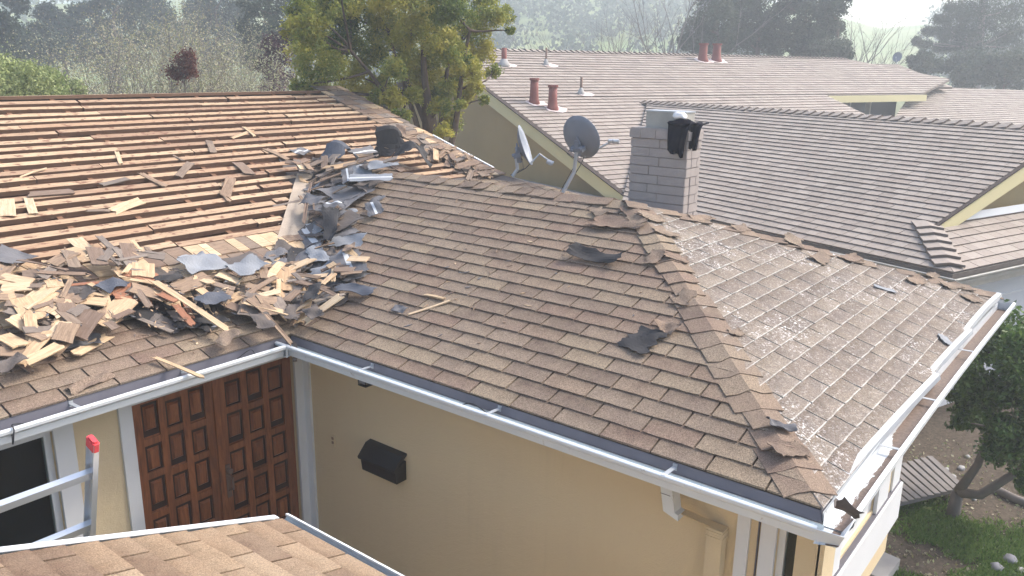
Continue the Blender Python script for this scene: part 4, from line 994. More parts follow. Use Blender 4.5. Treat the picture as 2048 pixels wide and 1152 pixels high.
# rake fascias
def fascia(a, b, name='fascia', h=.20, t=.035, out=None, mat='cream', dz=-.03):
    g = MB(); a = Vector(a); b = Vector(b); o = Vector(out)*t; g.prism([a+UP*dz, b+UP*dz, b+UP*(dz-h), a+UP*(dz-h)], o); return nbc(g.build(name, M[mat]))
fascia(N(PB, -.35, -.03, -.35*SN), N(PB, BRID, -.03, BRID*SN), out=-nB, h=.26)
g = MB(); g.prism([N(PB, -.35, -.10, -.35*SN-.005), N(PB, BRID, -.10, BRID*SN-.005), N(PB, BRID, .03, BRID*SN-.005), N(PB, -.35, .03, -.35*SN-.005)], (0, 0, .02)); nbc(g.build('rake_edge', M['rake_dark']))
rA0 = fA @ Vector((sg*.86, .88*SNL, 0)); rA1 = fA @ Vector((sg*.86, AR, 0)); rd_ = (rA1-rA0); 
g = MB(); nrm = fA.col[2].to_3d(); outd = rd_.cross(nrm).normalized(); outd = outd if outd.dot(nA) < 0 else -outd
g.prism([rA0-UP*.02, rA1-UP*.02, rA1-UP*.27, rA0-UP*.20+rd_.normalized()*.25], outd*.035); nbc(g.build('fascia', M['cream']))
g = MB(); g.prism([rA0+outd*.05-UP*.002, rA1+outd*.05-UP*.002, rA1-outd*.02-UP*.002, rA0-outd*.02-UP*.002], (0, 0, .016)); nbc(g.build('rake_edge', M['rake_dark']))
# gable triangle behind A's rake, white flashing at its foot
gw = rA0 - outd*.45
g = MB(); q0 = N(gw, 0, .3, -.1); q1 = N(rA1-outd*.45, 0, 0, -.25); g.prism([q0-UP*.35, q0+nB*7.0-UP*.35, q1, q0], nA*.1); nbc(g.build('gable_wall', M['siding' if 0 else 'stucco_n']))
g = MB(); s0 = fS @ Vector((sS*1.6, .93*SNL, .02)); g.prism([s0-nA*.05, s0+nB*6-nA*.05, s0+nB*6-nA*.03+UP*.10, s0-nA*.03+UP*.10], nA*.01); nbc(g.build('white_flashing', M['white']))
# eaves: dark shingle edge, cream gutter, fascia
def ngutter(a, b, out, nm='gutter'):
    g = gutter([Vector(a)+UP*.0, Vector(b)+UP*.0], out, width=.10, depth=.11); return nbc(g.build(nm, [M['flue'], M['gutter_in']]))
ngutter(N(E0, LA, 0, -.02), N(E0, -.11, 0, -.02), -nB); ngutter(N(E0, 0, -.11, -.021), N(E0, 0, 8.9, -.021), -nA)
g = MB(); g.prism([N(E0, LA, .03, -.10), N(E0, .03, .03, -.10), N(E0, .03, 8.6, -.10), N(E0, .4, 8.6, -.10), N(E0, .4, .4, -.10), N(E0, LA, .4, -.10)], (0, 0, -.14)); nbc(g.build('soffit', M['flue']))
g = MB(); g.box((0, 0, 0), (0, 0, 0)) if 0 else None
def wallN(name, p0, p1, zb, zt, out, mat, t=.1):
    g = MB(); p0 = Vector(p0); p1 = Vector(p1); a = p0.copy(); a.z = zb; b = p1.copy(); b.z = zb; g.prism([a, b, b-Vector(out)*t, a-Vector(out)*t], (0, 0, zt-zb)); return nbc(g.build(name, M[mat]))
wallN('end_wall', N(E0, .4, .4), N(E0, .4, 8.5), GZ, -.6, -nA, 'siding'); wallN('side_wall', N(E0, .4, .4), N(E0, LA, .4), GZ, -.6, -nB, 'siding')
g = MB()
for zz in (-1.15, -1.75): g.prism([N(E0, .385, .4, zz+.5), N(E0, .385, 8.5, zz+.5), N(E0, .40, 8.5, zz+.5), N(E0, .40, .4, zz+.5)], (0, 0, .02))
nbc(g.build('siding_band', M['white']))
# gable wall of section B
g = MB(); g.prism([N(PB, -.3, .35, GZ+.1), N(PB, 2*BRID, .35, GZ+.1), N(PB, 2*BRID, .35, -.3), N(PB, BRID, .35, BRID*SN-.15), N(PB, -.3, .35, -.3)], nB*.12); nbc(g.build('gable_wall', M['stucco_n']))
# white flashing under A's ridge end
g = MB(); g.prism([N(E0, LA+.02, AW-.35, AW*SN-.10), N(E0, LA+.02, AW+.05, AW*SN+.02), N(E0, LA+.02, AW+.05, AW*SN-.2), N(E0, LA+.02, AW-.35, AW*SN-.25)], nA*.02); nbc(g.build('white_flashing', M['white']))
# eave and dark recess on the right of B
u0 = fB @ Vector((sB*10.9, (BM-.02)*SNL, 0)); u1 = fB @ Vector((sB*16.2, (BM-.02)*SNL, 0)); fascia(u0, u1, out=-nA, h=.20, dz=-.02)
wallN('recess_wall', u0+nA*1.0+nB*.2, u1+nA*1.0+nB*.0, -1, u0.z-.05, -nA, 'dish'); 
g = MB(); pp = u0+nA*.9+nB*2.6; g.box(pp+Vector((-.07, -.07, -3)), pp+Vector((.07, .07, -.2))); nbc(g.build('post', M['siding']))
g = MB(); pp = u0+nA*.7+nB*3.35; g.box(pp+Vector((-.07, -.07, -3)), pp+Vector((.07, .07, -.2))); nbc(g.build('post', M['flue']))
r0 = fB @ Vector((sB*B1, (BM-.04)*SNL, 0)); r1 = fB @ Vector((sB*B1, -.3, 0)); g = MB(); g.prism([r0-UP*.02, r1-UP*.02, r1-UP*.2, r0-UP*.2], nB*.03); nbc(g.build('fascia', M['white']))
# ridge caps
def ncap(p, d, sl, sr, w=.15, L=.26, t=.028):
    g = MB(); p = Vector(p); d = Vector(d); z = Vector((0, 0, 1))
    for e, h in ((0, t+.03), (1, .012)):
        q = p+d*(L*e)+z*(h+random.uniform(-.003, .003)); g.v += [tuple(q+sl*w-z*.004), tuple(q), tuple(q+sr*w-z*.004)]
    g.v += [tuple(Vector(v)-z*t) for v in g.v[:6]]
    g.f = [(0, 1, 4, 3), (1, 2, 5, 4), (6, 9, 10, 7), (7, 10, 11, 8), (0, 6, 7, 1), (1, 7, 8, 2), (3, 4, 10, 9), (4, 5, 11, 10), (0, 3, 9, 6), (2, 8, 11, 5)]; g.m = [0]*10; g.r = [random.random()]*10
    return nbc(g.build('ridge_cap', M['nshingle']))
aa = LA+.1
while aa > .9: ncap(N(E0, aa, AW, AW*SN), nA, (nB*-1-UP*SN).normalized(), (nB-UP*SN).normalized()); aa -= .205      # butts face the viewer's right
bb = 0.0
while bb < 16.0: ncap(N(PB, BRID, bb, BRID*SN), nB, (-nA-UP*SN).normalized(), (nA-UP*SN).normalized(), w=.14, L=.24); bb += .19
for i in range(6):
    d = .16+i*.215; hd = (nA+nB+UP*SN).normalized(); sl = (nA-nB).normalized(); ncap(E0+hd*d, hd, (sl-UP*.12).normalized(), (-sl-UP*.12).normalized(), w=.17, L=.30, t=.03)
# flues and vent pipes on section B
def bp(px, py): n = UP-nA*SN; return hit(px, py, n, n.dot(PB))
def flue(px, py, h, r, label=None):
    p = bp(px, py); g = MB(); g.tube([p-UP*.05, p+UP*.03, p+UP*.09, p+UP*(h*.45), p+UP*h], [r*1.45, r*1.4, r*1.12, r, r*.95], 16); f = nbc(g.build('flue', M['redpipe'], smooth=True))
    g = MB(); g.tube([p+UP*h, p+UP*(h+.05)], [r*1.16, r*1.16], 16); cp = g.build('flue_cap', M['redpipe']); cp.parent = f; cp.matrix_parent_inverse = Matrix()
    g = MB(); n = (UP-nA*SN).normalized(); ring = []
    for k in range(14):
        a = 2*math.pi*k/14; rr = r*random.uniform(1.7, 2.7); ring.append(p+nB*(math.cos(a)*rr*1.25+.05)+(nA+UP*SN)*(math.sin(a)*rr*.8-.03)+n*.026)
    g.prism(ring, n*.004); x = g.build('flashing', M['pipe_flash']); x.parent = f; return f
flue(1068, 207, .50, .095); flue(1105, 219, .48, .10); flue(1405, 122, .46, .125); flue(1432, 122, .46, .125)
def vent(px, py, h, r, base=M['rustpipe'], cone=.06):
    p = bp(px, py); g = MB(); g.tube([p-UP*.02, p+UP*h], r, 10); v = nbc(g.build('vent_pipe', base, smooth=True)); g = MB(); g.tube([p-UP*.03, p+UP*.03, p+UP*.16], [cone*1.7, cone*1.5, r*1.05], 12); x = g.build('vent_collar', M['rockpale'], smooth=True); x.parent = v
    g = MB(); n = (UP-nA*SN).normalized(); ring = [p+nB*(math.cos(a)*.22+.12)+(nA+UP*SN)*(math.sin(a)*.13-.05)+n*.026 for a in [2*math.pi*k/10 for k in range(10)]]; g.prism(ring, n*.004); x = g.build('flashing', M['pipe_flash']); x.parent = v
vent(1008, 131, .42, .065, M['redpipe'], .10); vent(1092, 131, .44, .025); vent(1162, 189, .40, .03)
# small far dish on the neighbour's hip
q = hit(1793, 128, nD, nD.dot(D1)); sdish = empty('small_dish', q); tag(sdish, 'small dark satellite dish on the far hip of the neighbouring roof', 'satellite dish')
g = MB(); c = Vector((0, 0, .24)); n = (-FW*.75+RT*-.5+UP*.35).normalized(); xx = n.cross(UP).normalized(); zz = xx.cross(n)
for i in range(4):
    for k in range(20): a = 2*math.pi*k/20; g.v.append(tuple(c+xx*(.17*i/3*math.cos(a))+zz*(.2*i/3*math.sin(a))+n*(.05*(i/3)**2)))
for i in range(3):
    for k in range(20): g.f.append((i*20+k, i*20+(k+1) % 20, (i+1)*20+(k+1) % 20, (i+1)*20+k)); g.m.append(0); g.r.append(0)
sub(g.build('reflector', M['dish'], smooth=True), sdish); g = MB(); g.tube([(0, 0, -.05), c-n*.03], .018, 8); sub(g.build('mast', M['galv']), sdish)
g = MB(); l = c+n*.25-zz*.12; g.tube([c-zz*.18, l], .01, 6); g.tube([l, l+UP*.05], .02, 6); sub(g.build('arm', M['galv']), sdish)
#@@PART2
# ---------------------------------------------------------------- torn-off shakes, laths and felt on the roofs
class Heap:
    """keeps the height already built up on the roof so that pieces lie on one another"""
    def __init__(s): s.g = {}
    def k(s, p): return (round(p.x/.05), round(p.y/.05))
    def h(s, p): return s.g.get(s.k(p), 0)
    def put(s, p, v): s.g[s.k(p)] = min(.13, max(s.g.get(s.k(p), 0), v))
heap = Heap()
NRM = {'m': nM, 'w': nW, 'h': nH}
UPS = {'m': Vector((0, 1, S2)).normalized(), 'w': Vector((1, 0, S1)).normalized(), 'h': Vector((0, 1, S1)).normalized()}
def pick(px, py, pl):
    """which roof plane a point of the photo lies on"""
    if pl == 'm':
        a = main(px, py); b = wing(px, py)
        if (b-CAM).length < (a-CAM).length-.001 and 0 < b.x < WA and -WL < b.y < b.x*S1/S2: return 'w'
    return pl
HIT = {'m': main, 'w': wing, 'h': hipf}
def shake_mesh(L, W, mat, T=.010):
    g = MB(); n1 = random.randint(2, 4); n2 = random.randint(2, 4); sk = random.uniform(-.04, .04)
    a = [(-L/2+random.uniform(0, .10)*L*(0 if i in (0,) else 1), -W/2+W*i/n1) for i in range(n1+1)]
    b = [(L/2-random.uniform(0, .09)*L, W/2-W*i/n2) for i in range(n2+1)]
    m1 = (random.uniform(-.1, .1)*L, W/2*random.uniform(.88, 1.04)); m2 = (random.uniform(-.1, .1)*L, -W/2*random.uniform(.88, 1.04))
    pr = [(x, y) for x, y in a]+[m1]+b+[m2]; bow = random.uniform(-.02, .03)*L
    th = lambda x: T*(.35+.65*(x/L+.5)); zz = lambda x, y: bow*(1-(2*x/L)**2) + y*sk
    g.v = [(x, y, zz(x, y)+th(x)) for x, y in pr]+[(x, y, zz(x, y)) for x, y in pr]; n = len(pr)
    # split the top along the middle so that the bow shows
    g.f = [tuple(range(n)), tuple(range(2*n-1, n-1, -1))]+[(i, n+i, n+(i+1) % n, (i+1) % n) for i in range(n)]; g.m = [0]*len(g.f); g.r = [random.random()]*len(g.f)
    return g.mesh('cedar_shake', mat)
def lay_piece(o, pl, c, ang, L, W, th, tilt=0, extra=0):
    """rest object o (long axis local x) at c on plane pl; ang is measured from the eave direction"""
    n = NRM[pl]; u = Vector((1, 0, 0)) if pl != 'w' else Vector((0, -1, 0)); v = UPS[pl]
    d = u*math.cos(ang)+v*math.sin(ang); s = n.cross(d)
    h1 = max(heap.h(c-d*L*.42+s*W*.25), heap.h(c-d*L*.42-s*W*.25)); h2 = max(heap.h(c+d*L*.42+s*W*.25), heap.h(c+d*L*.42-s*W*.25)); hm = max(heap.h(c), heap.h(c+d*L*.2), heap.h(c-d*L*.2))
    lift = max(0, hm-(h1+h2)/2); h1 += lift; h2 += lift
    mx = L*.16
    if abs(h2-h1) > mx: 
        if h1 < h2: h1 = h2-mx
        else: h2 = h1-mx
    h1 = min(h1, .14); h2 = min(h2, .14)
    z = (h1+h2)/2+.013+extra; dd = (d*L*.84+n*(h2-h1+tilt*L)).normalized(); nn = dd.cross(n.cross(dd)).normalized(); side = nn.cross(dd).normalized()
    roll = random.uniform(-.12, .12); side = (side*math.cos(roll)+nn*math.sin(roll)).normalized(); nn = dd.cross(side)
    p = c+n*z; o.matrix_world = Matrix(((dd.x, side.x, nn.x, p.x), (dd.y, side.y, nn.y, p.y), (dd.z, side.z, nn.z, p.z), (0, 0, 0, 1)))
    for i in range(-4, 5):
        for j in (-1, 0, 1): heap.put(c+d*(L*.5*i/4)+s*(W*.42*j), z+(h2-h1)*i/8+th*.30-.013)
    return o
SK = {'l': 'shake_light', 'm': 'shake_mid', 'g': 'shake_grey', 'r': 'shake_red'}
bank = {}
def shake(kind, L, W):
    key = (kind, round(L/.09), round(W/.035)); lst = bank.setdefault(key, [])
    if len(lst) < 3: lst.append(shake_mesh(max(.06, key[1]*.09), max(.016, key[2]*.035), M[SK[kind]], .010)); me = lst[-1]
    else: me = random.choice(lst)
    return me
def plank(p1, p2, W, kind, label=None, pl='m', tilt=0, extra=0, group=None, cat='wooden shake'):
    pl = pick((p1[0]+p2[0])/2, (p1[1]+p2[1])/2, pl); a = HIT[pl](*p1); b = HIT[pl](*p2); c = (a+b)/2; d = b-a; L = d.length
    u = Vector((1, 0, 0)) if pl != 'w' else Vector((0, -1, 0)); ang = math.atan2(d.dot(UPS[pl]), d.dot(u))
    me = shake_mesh(L, W, M[SK[kind]], .010); nm = 'wooden_stick' if W < .045 else 'cedar_shake'
    o = link(nm, me); lay_piece(o, pl, c, ang, L, W, .012, tilt, extra)
    tag(o, label or ('split cedar piece in the heap of torn-off roofing' if not group else group), 'wooden stick' if W < .045 else cat, group if group else (None if label else 'split cedar in the heap of torn-off roofing')); return o
FK = {'f': 'felt', 'g': 'felt_grey', 'l': 'felt_light', 'b': 'felt_brown', 'u': 'felt_blue', 's': 'torn', 'd': 'shingle'}
def sheet(px, py, L, W, ang, kind, label=None, pl='m', bend=.0, twist=.0, rag=.16, stripe=None, wav=.012, peak=None, extra=0, tilt=0, group=None, cat='roofing felt', seed=None, nm='felt_scrap'):
    me = sheet_mesh(nm, L, W, [M[FK[kind]], M['stripe']], bend=bend, twist=twist, rag=rag, stripe=stripe, wav=wav, peak=peak, seed=seed, t=.004, nx=10, ny=7)
    pl2 = pick(px, py, pl)
    if pl == 'm' and pl2 == 'w': ang -= 70
    pl = pl2; o = link(nm, me); lay_piece(o, pl, HIT[pl](px, py), math.radians(ang), L, W, .012, tilt, extra+abs(wav)*.7+max(0, -bend)*L)
    tag(o, label or 'ragged grey piece of old roofing felt in the valley heap', cat, group or (None if label else 'ragged grey felt pieces in the valley heap')); return o
def scatter(cx, cy, rx, ry, n, pl, kinds, group, Lr=(.12, .36), Wr=(.03, .13), a0=0, aspread=180, rot=0):
    for _ in range(n):
        while True:
            a, b = random.uniform(-1, 1), random.uniform(-1, 1)
            if a*a+b*b < 1: break
        L = random.uniform(*Lr); W = min(random.uniform(*Wr), L*.6); k = random.choice(kinds)
        o = link('cedar_shake', shake(k, L, W)); qx, qy = cx+a*rx, cy+b*ry+rot*a*rx; pp = pick(qx, qy, pl); lay_piece(o, pp, HIT[pp](qx, qy), math.radians(a0+random.uniform(-aspread, aspread)), L, W, .016, random.uniform(-.05, .08))
        CN = {'l': 'pale', 'm': 'brown', 'g': 'grey-brown', 'r': 'reddish'}[k]; SN_ = 'long' if L > .28 else ('short' if L < .19 else 'middling'); WN = 'narrow' if W < .055 else 'broad'
        tag(o, f'{CN} {SN_} {WN} split shake {group[1]}', 'wooden shake', group[0])
def fscatter(cx, cy, rx, ry, n, kinds, pl='m', Lr=(.16, .40), group='ragged grey felt pieces in the valley heap', label='ragged grey piece of old roofing felt in the valley heap', rot=0):
    where = 'in the upper valley heap' if cx > 650 and cy < 440 else 'midway down the valley' if cx > 650 else 'at the valley foot' if cx > 600 else 'under the shakes of the far left heap' if cx < 200 else 'under the shakes right of the left heap' if cx < 400 else 'under the shakes above the door'
    for _ in range(n):
        a, b = random.uniform(-1, 1), random.uniform(-1, 1); L = random.uniform(*Lr); kd = random.choice(kinds)
        label = {'g': 'mid-grey', 'b': 'brown-grey', 'f': 'blackish', 'l': 'pale grey', 'u': 'bluish'}[kd] + (' large' if L > .36 else ' small' if L < .24 else '') + ' ragged felt piece ' + where
        sheet(cx+a*rx, cy+b*ry+rot*a*rx, L, L*random.uniform(.4, .8), random.uniform(0, 180), kd, label, pl, bend=random.uniform(-.04, .08), twist=random.uniform(-.12, .12), group=group, stripe=.5 if random.random() < .08 else None, tilt=random.uniform(-.04, .06))
# under-layer of the heaps
GV = 'ragged grey felt pieces in the valley heap'
fscatter(620, 560, 90, 60, 16, 'gbfbg'); fscatter(665, 490, 50, 60, 14, 'gbgl', Lr=(.22, .5)); fscatter(690, 400, 60, 45, 14, 'glgbg', Lr=(.25, .52)); fscatter(700, 350, 80, 18, 9, 'gbgl', Lr=(.22, .45)); fscatter(300, 600, 200, 40, 16, 'gfbgb'); fscatter(100, 650, 100, 50, 7, 'gbf'); fscatter(450, 640, 120, 30, 8, 'gbf'); fscatter(690, 340, 70, 20, 6, 'fgb')
HA, HB, HC = ('split cedar shakes heaped over the lower main roof', 'in the heap at the far left'), ('split cedar shakes heaped over the lower main roof', 'near the gutter at the left of the heap'), ('split cedar shakes heaped over the lower main roof', 'in the left middle of the heap')
HD, HE, HF = ('split cedar shakes heaped over the lower main roof', 'in the middle of the heap above the door'), ('split cedar shakes heaped over the lower main roof', 'on the lowest battens above the heap'), ('split cedar shakes heaped over the lower main roof', 'in the heap left of the valley')
HV = ('split cedar shakes heaped along the roof valley', 'in the heap at the valley foot'); HU = ('split cedar shakes heaped along the roof valley', 'among grey felt in the upper valley'); HR = ('split cedar shakes strewn by the gable edge', 'strewn by the gable edge beyond the ridge')
scatter(50, 620, 70, 50, 12, 'm', 'llmmg', HA); scatter(60, 700, 70, 45, 12, 'm', 'llmmg', HB); scatter(170, 650, 90, 50, 16, 'm', 'llmmgm', HC); scatter(270, 600, 90, 40, 12, 'm', 'lmmgr', HC)
scatter(150, 560, 150, 25, 12, 'm', 'mmgl', HE); scatter(360, 610, 90, 45, 9, 'm', 'lmmgr', HD); scatter(450, 600, 70, 35, 10, 'm', 'llmm', HD)
scatter(560, 590, 60, 50, 20, 'm', 'llmm', HF, Wr=(.02, .09)); scatter(620, 600, 50, 45, 16, 'm', 'lmmg', HV, Wr=(.02, .08)); scatter(660, 560, 55, 60, 12, 'm', 'mmgl', HV, Wr=(.015, .05)); scatter(650, 430, 50, 70, 12, 'm', 'mmg', HU, Wr=(.015, .04))
scatter(670, 350, 90, 18, 22, 'm', 'mmgl', HU, Wr=(.03, .1)); scatter(700, 560, 30, 40, 6, 'w', 'ml', HV, Wr=(.03, .08)); scatter(790, 345, 40, 12, 8, 'm', 'mmg', HU, Wr=(.03, .1))
scatter(905, 325, 75, 14, 48, 'm', 'lmmgm', HR, Lr=(.18, .45), a0=20, aspread=50, rot=.42); scatter(860, 290, 60, 12, 14, 'm', 'mmg', HR, rot=.5, a0=20, aspread=60)
HX = ('split cedar shakes heaped over the lower main roof', 'beyond the left end of the heap')
scatter(-110, 660, 80, 80, 16, 'm', 'llmmg', HX); scatter(520, 655, 60, 20, 6, 'm', 'mmg', HD); scatter(250, 545, 60, 20, 6, 'm', 'mgl', HE)
# hand-placed: every clearly visible piece
PL = [((13, 437), (10, 402), .13, 'l', 'broad pale shake lying on the bare battens at the far left'), ((56, 397), (68, 434), .065, 'l', 'narrow upright shake on the battens beside the broad pale shake'),
 ((52, 392), (149, 386), .085, 'm', 'long brown board with a grey end lying along the battens'), ((222, 428), (285, 404), .10, 'l', 'pale grey-tan shake lying slantwise on the middle of the battens'),
 ((170, 425), (222, 427), .045, 'm', 'slim brown shake touching the slanting pale shake on the battens'), ((146, 478), (190, 520), .11, 'l', 'smooth pale shake on the lowest battens above the heap'),
 ((97, 524), (92, 550), .09, 'l', 'short upright shake at the upper edge of the heap'), ((196, 490), (222, 533), .05, 'g', 'dark narrow shake beside the smooth pale shake'), ((261, 497), (284, 541), .04, 'l', 'thin light stick standing out above the shake courses'),
 ((292, 496), (305, 520), .04, 'm', 'short curved splinter right of the thin light stick'), ((250, 522), (262, 560), .10, 'm', 'brown-topped broad shake above the square pale piece'), ((35, 548), (139, 583), .035, 'm', 'long brown stick lying across the left of the heap'),
 ((133, 538), (150, 577), .085, 'm', 'two-toned shake leaning at the upper edge of the heap'), ((0, 582), (66, 604), .09, 'l', 'light shake pointing in from the left edge of the heap'), ((70, 583), (174, 588), .05, 'm', 'long slim board lying level in the heap'),
 ((2, 613), (65, 612), .11, 'l', 'chunky pale shake low on the left of the heap'), ((40, 655), (110, 606), .115, 'l', 'long tan shake slanting up in the left heap'), ((22, 654), (35, 626), .08, 'm', 'short brown shake left of the long tan shake'),
 ((85, 662), (125, 634), .10, 'l', 'split-ended light shake right of the long tan shake'), ((100, 669), (152, 645), .10, 'l', 'pale shake overlapping the split-ended one'), ((139, 668), (170, 650), .08, 'g', 'grey edged shake with a pale rim in the heap'),
 ((160, 637), (212, 643), .11, 'l', 'pale oblong shake above the biggest shake of the heap'), ((196, 682), (257, 633), .15, 'l', 'biggest pale shake, slanting over the lower left heap'), ((150, 706), (190, 661), .13, 'm', 'weathered brown shake just left of the biggest pale shake'),
 ((224, 677), (264, 660), .05, 'm', 'narrow offcut right of the biggest pale shake'), ((212, 684), (231, 700), .06, 'm', 'small squarish offcut below the biggest pale shake'), ((60, 704), (96, 719), .09, 'm', 'torn brown shake at the lower edge of the left heap'),
 ((99, 716), (130, 681), .08, 'l', 'light tapering shake near the bottom of the heap'), ((122, 727), (139, 688), .12, 'm', 'broad upright shake with a cracked end near the gutter side'), ((0, 694), (45, 732), .10, 'l', 'honey-coloured shake pointing down toward the gutter'),
 ((49, 759), (123, 729), .08, 'l', 'lowest long light shake, lying parallel to the gutter'), ((284, 592), (284, 562), .15, 'l', 'square pale yellow piece in the middle of the heap'), ((257, 594), (312, 605), .035, 'l', 'white-edged lath below the square pale piece'),
 ((345, 613), (415, 587), .14, 'm', 'broad brown-grained shake right of the black gap'), ((430, 574), (482, 586), .12, 'l', 'bright shake below the pale felt scraps'), ((270, 617), (298, 653), .05, 'm', 'narrow brown shake slanting under the long stick'),
 ((318, 622), (355, 638), .11, 'r', 'reddish square offcut under the long stick'), ((344, 642), (385, 678), .05, 'r', 'reddish lath running down toward the gutter'), ((275, 656), (345, 678), .03, 'g', 'thin dark stick low in the middle heap'),
 ((480, 637), (577, 664), .065, 'l', 'long light board lying above the inner gutter corner'), ((420, 600), (468, 607), .06, 'm', 'short level shake in the middle heap'), ((444, 637), (458, 612), .05, 'm', 'short stubby shake standing up in the middle heap'),
 ((487, 623), (550, 587), .045, 'm', 'slanting brown lath left of the pinkish shake'), ((566, 612), (566, 556), .17, 'l', 'large pinkish shake fanned out at the valley'), ((552, 628), (552, 590), .035, 'l', 'upright light lath in front of the pinkish shake'),
 ((575, 575), (635, 538), .12, 'l', 'splintered yellow shake fanning up to the right of the pinkish one'), ((600, 592), (668, 613), .055, 'm', 'brown lath crossing the valley below the splintered shake'), ((655, 602), (678, 570), .05, 'l', 'light lath leaning on the valley felt'),
 ((592, 655), (636, 634), .03, 'l', 'thin stick beside the inner gutter corner'), ((632, 383), (619, 480), .03, 'm', 'thin stick lying along the plywood strip'), ((542, 416), (612, 402), .03, 'g', 'thin grey stick crossing the top of the plywood strip'),
 ((417, 283), (427, 309), .07, 'm', 'short brown shake high on the battens'), ((462, 279), (505, 263), .05, 'l', 'light shake crossed by another high on the battens'), ((486, 256), (510, 277), .035, 'l', 'narrow shake crossing the light one high on the battens'),
 ((233, 305), (242, 333), .04, 'l', 'small light stick alone on the upper battens'), ((355, 358), (383, 327), .085, 'm', 'grey-brown shake slanting on the middle battens'), ((474, 327), (500, 352), .12, 'm', 'broad weathered shake on the right of the battens'),
 ((450, 396), (462, 358), .10, 'm', 'weathered shake above the plywood end of the battens'), ((278, 347), (333, 377), .06, 'm', 'brown two-layer shake on the middle battens'), ((201, 373), (257, 360), .065, 'g', 'grey-tan shake lying level on the middle battens'),
 ((38, 358), (95, 340), .02, 'l', 'thin stick lying on the upper left battens'), ((528, 299), (577, 323), .07, 'm', 'brown board pointing at the upper felt heap'), ((345, 312), (367, 325), .025, 'm', 'small dark splinter above the slanting shake'), ((440, 386), (458, 408), .03, 'm', 'narrow stick under the weathered shake')]
for p1, p2, W, k, lab in PL: plank(p1, p2, W, k, lab)
plank((612, 668), (700, 624), .09, 'l', 'orange and grey board lying at the foot of the valley', 'w')
plank((295, 600), (462, 692), .05, 'l', 'longest light batten offcut lying diagonally across the heap', extra=.02)
plank((301, 723), (408, 769), .032, 'l', 'light stick hanging over the white gutter above the door', extra=.03)
plank((518, 662), (582, 716), .03, 'm', 'brown stick poking over the inner gutter corner', extra=.02)
g = MB(); a = main(590, 640)+nM*.06; b = atx(590, 722, -.10); g.bar(a, b, .028, .014); o = g.build('wooden_stick', M['shake_grey']); tag(o, 'grey stick hanging down over the inner corner of the gutters', 'wooden stick')
plank((815, 633), (905, 604), .03, 'l', 'light splinter lying alone on the brown shingles', 'w'); plank((850, 592), (891, 602), .022, 'l', 'short thin splinter above the lone light splinter', 'w')
# felt and shingle sheets
sheet(13, 530, .28, .30, 30, 'g', 'grey curled felt sheet at the left edge above the heap', bend=.06)
sheet(675, 330, .62, .30, 15, 'u', 'big blue-grey felt sheet curling up at the top of the valley', bend=-.10, twist=.2, peak=.16, extra=.05, rag=.25, seed=3)
sheet(602, 306, .22, .18, 10, 'g', 'small grey shingle back with a white strip beside the battens', stripe=.5)
for (px, py, L, W, an, tl, pk, lab, sd) in ((768, 312, .42, .36, 60, .35, .24, 'black felt sheet standing up like a tent at the ridge end', 5), (818, 335, .50, .30, -12, .10, .16, 'folded black felt flap sloping down to the ridge', 9)):
    sheet(px, py, L, W, an, 'f', lab, bend=-.08, twist=.35, peak=pk, extra=.10, tilt=tl, rag=.25, seed=sd)
sheet(792, 308, .16, .12, 60, 's', 'torn brown shingle corner leaning on the black felt tent', tilt=.5, extra=.16)
sheet(720, 333, .50, .15, 14, 'g', 'long grey shingle strip with white line below the blue felt', stripe=.4, twist=.1, extra=.05, wav=.005)
sheet(705, 380, .46, .13, 30, 'g', 'grey shingle strip with white line along the valley top', stripe=.45, extra=.03, wav=.005)
sheet(750, 384, .44, .15, 40, 'l', 'pale shingle strip with white line nearest the ridge', 'w', stripe=.5, extra=.04, wav=.005)
sheet(752, 428, .30, .16, -35, 'g', 'dark shingle piece with white line lying on the brown shingles', 'w', stripe=.55, extra=.03)
sheet(674, 446, .20, .17, 80, 'g', 'square grey shingle piece with a white left edge', stripe=.85, extra=.03)
sheet(672, 478, .55, .16, 24, 'f', 'long dark felt piece twisted down the valley', twist=.2, bend=.03, extra=.03)
sheet(716, 592, .36, .15, 12, 'u', 'bluish felt piece below the small wooden frame', 'w', extra=.03)
sheet(640, 622, .26, .12, 18, 'f', 'small black felt piece in the valley foot', extra=.02)
sheet(400, 566, .34, .24, 0, 'l', 'pale grey felt piece with a ragged edge in the middle heap', extra=.03, bend=.03)
sheet(490, 570, .28, .22, 10, 'l', 'lightest rounded felt scrap in the middle heap', extra=.03, bend=.03)
sheet(470, 533, .50, .22, 4, 'b', 'broad brown-grey felt sheet along the shake courses', extra=.02)
sheet(385, 534, .24, .12, 5, 'l', 'curled felt scrap with a white strip above the middle heap', stripe=.3, bend=.08, extra=.02)
sheet(422, 636, .26, .14, 5, 'u', 'dark bluish felt scrap below the broad brown-grained shake', extra=.02); sheet(220, 612, .20, .16, 20, 'u', 'dark bluish felt scrap left of the square pale piece', extra=.02); sheet(335, 596, .22, .08, 0, 'f', 'black felt strip beside the broad brown-grained shake', extra=.02)
for px, py, L, W, an, k in ((706, 520, .2, .1, 20, 's'), (580, 660, .2, .12, 40, 'b'), (520, 680, .2, .14, 70, 'b'), (450, 700, .18, .12, 20, 's'), (640, 660, .18, .12, 50, 'b'), (20, 770, .2, .1, 20, 'b'), (180, 770, .3, .09, 12, 'd')): sheet(px, py, L, W, an, k, 'torn shingle offcut lying on the lowest shingle courses', group='torn shingle offcuts near the eaves', cat='shingle piece')
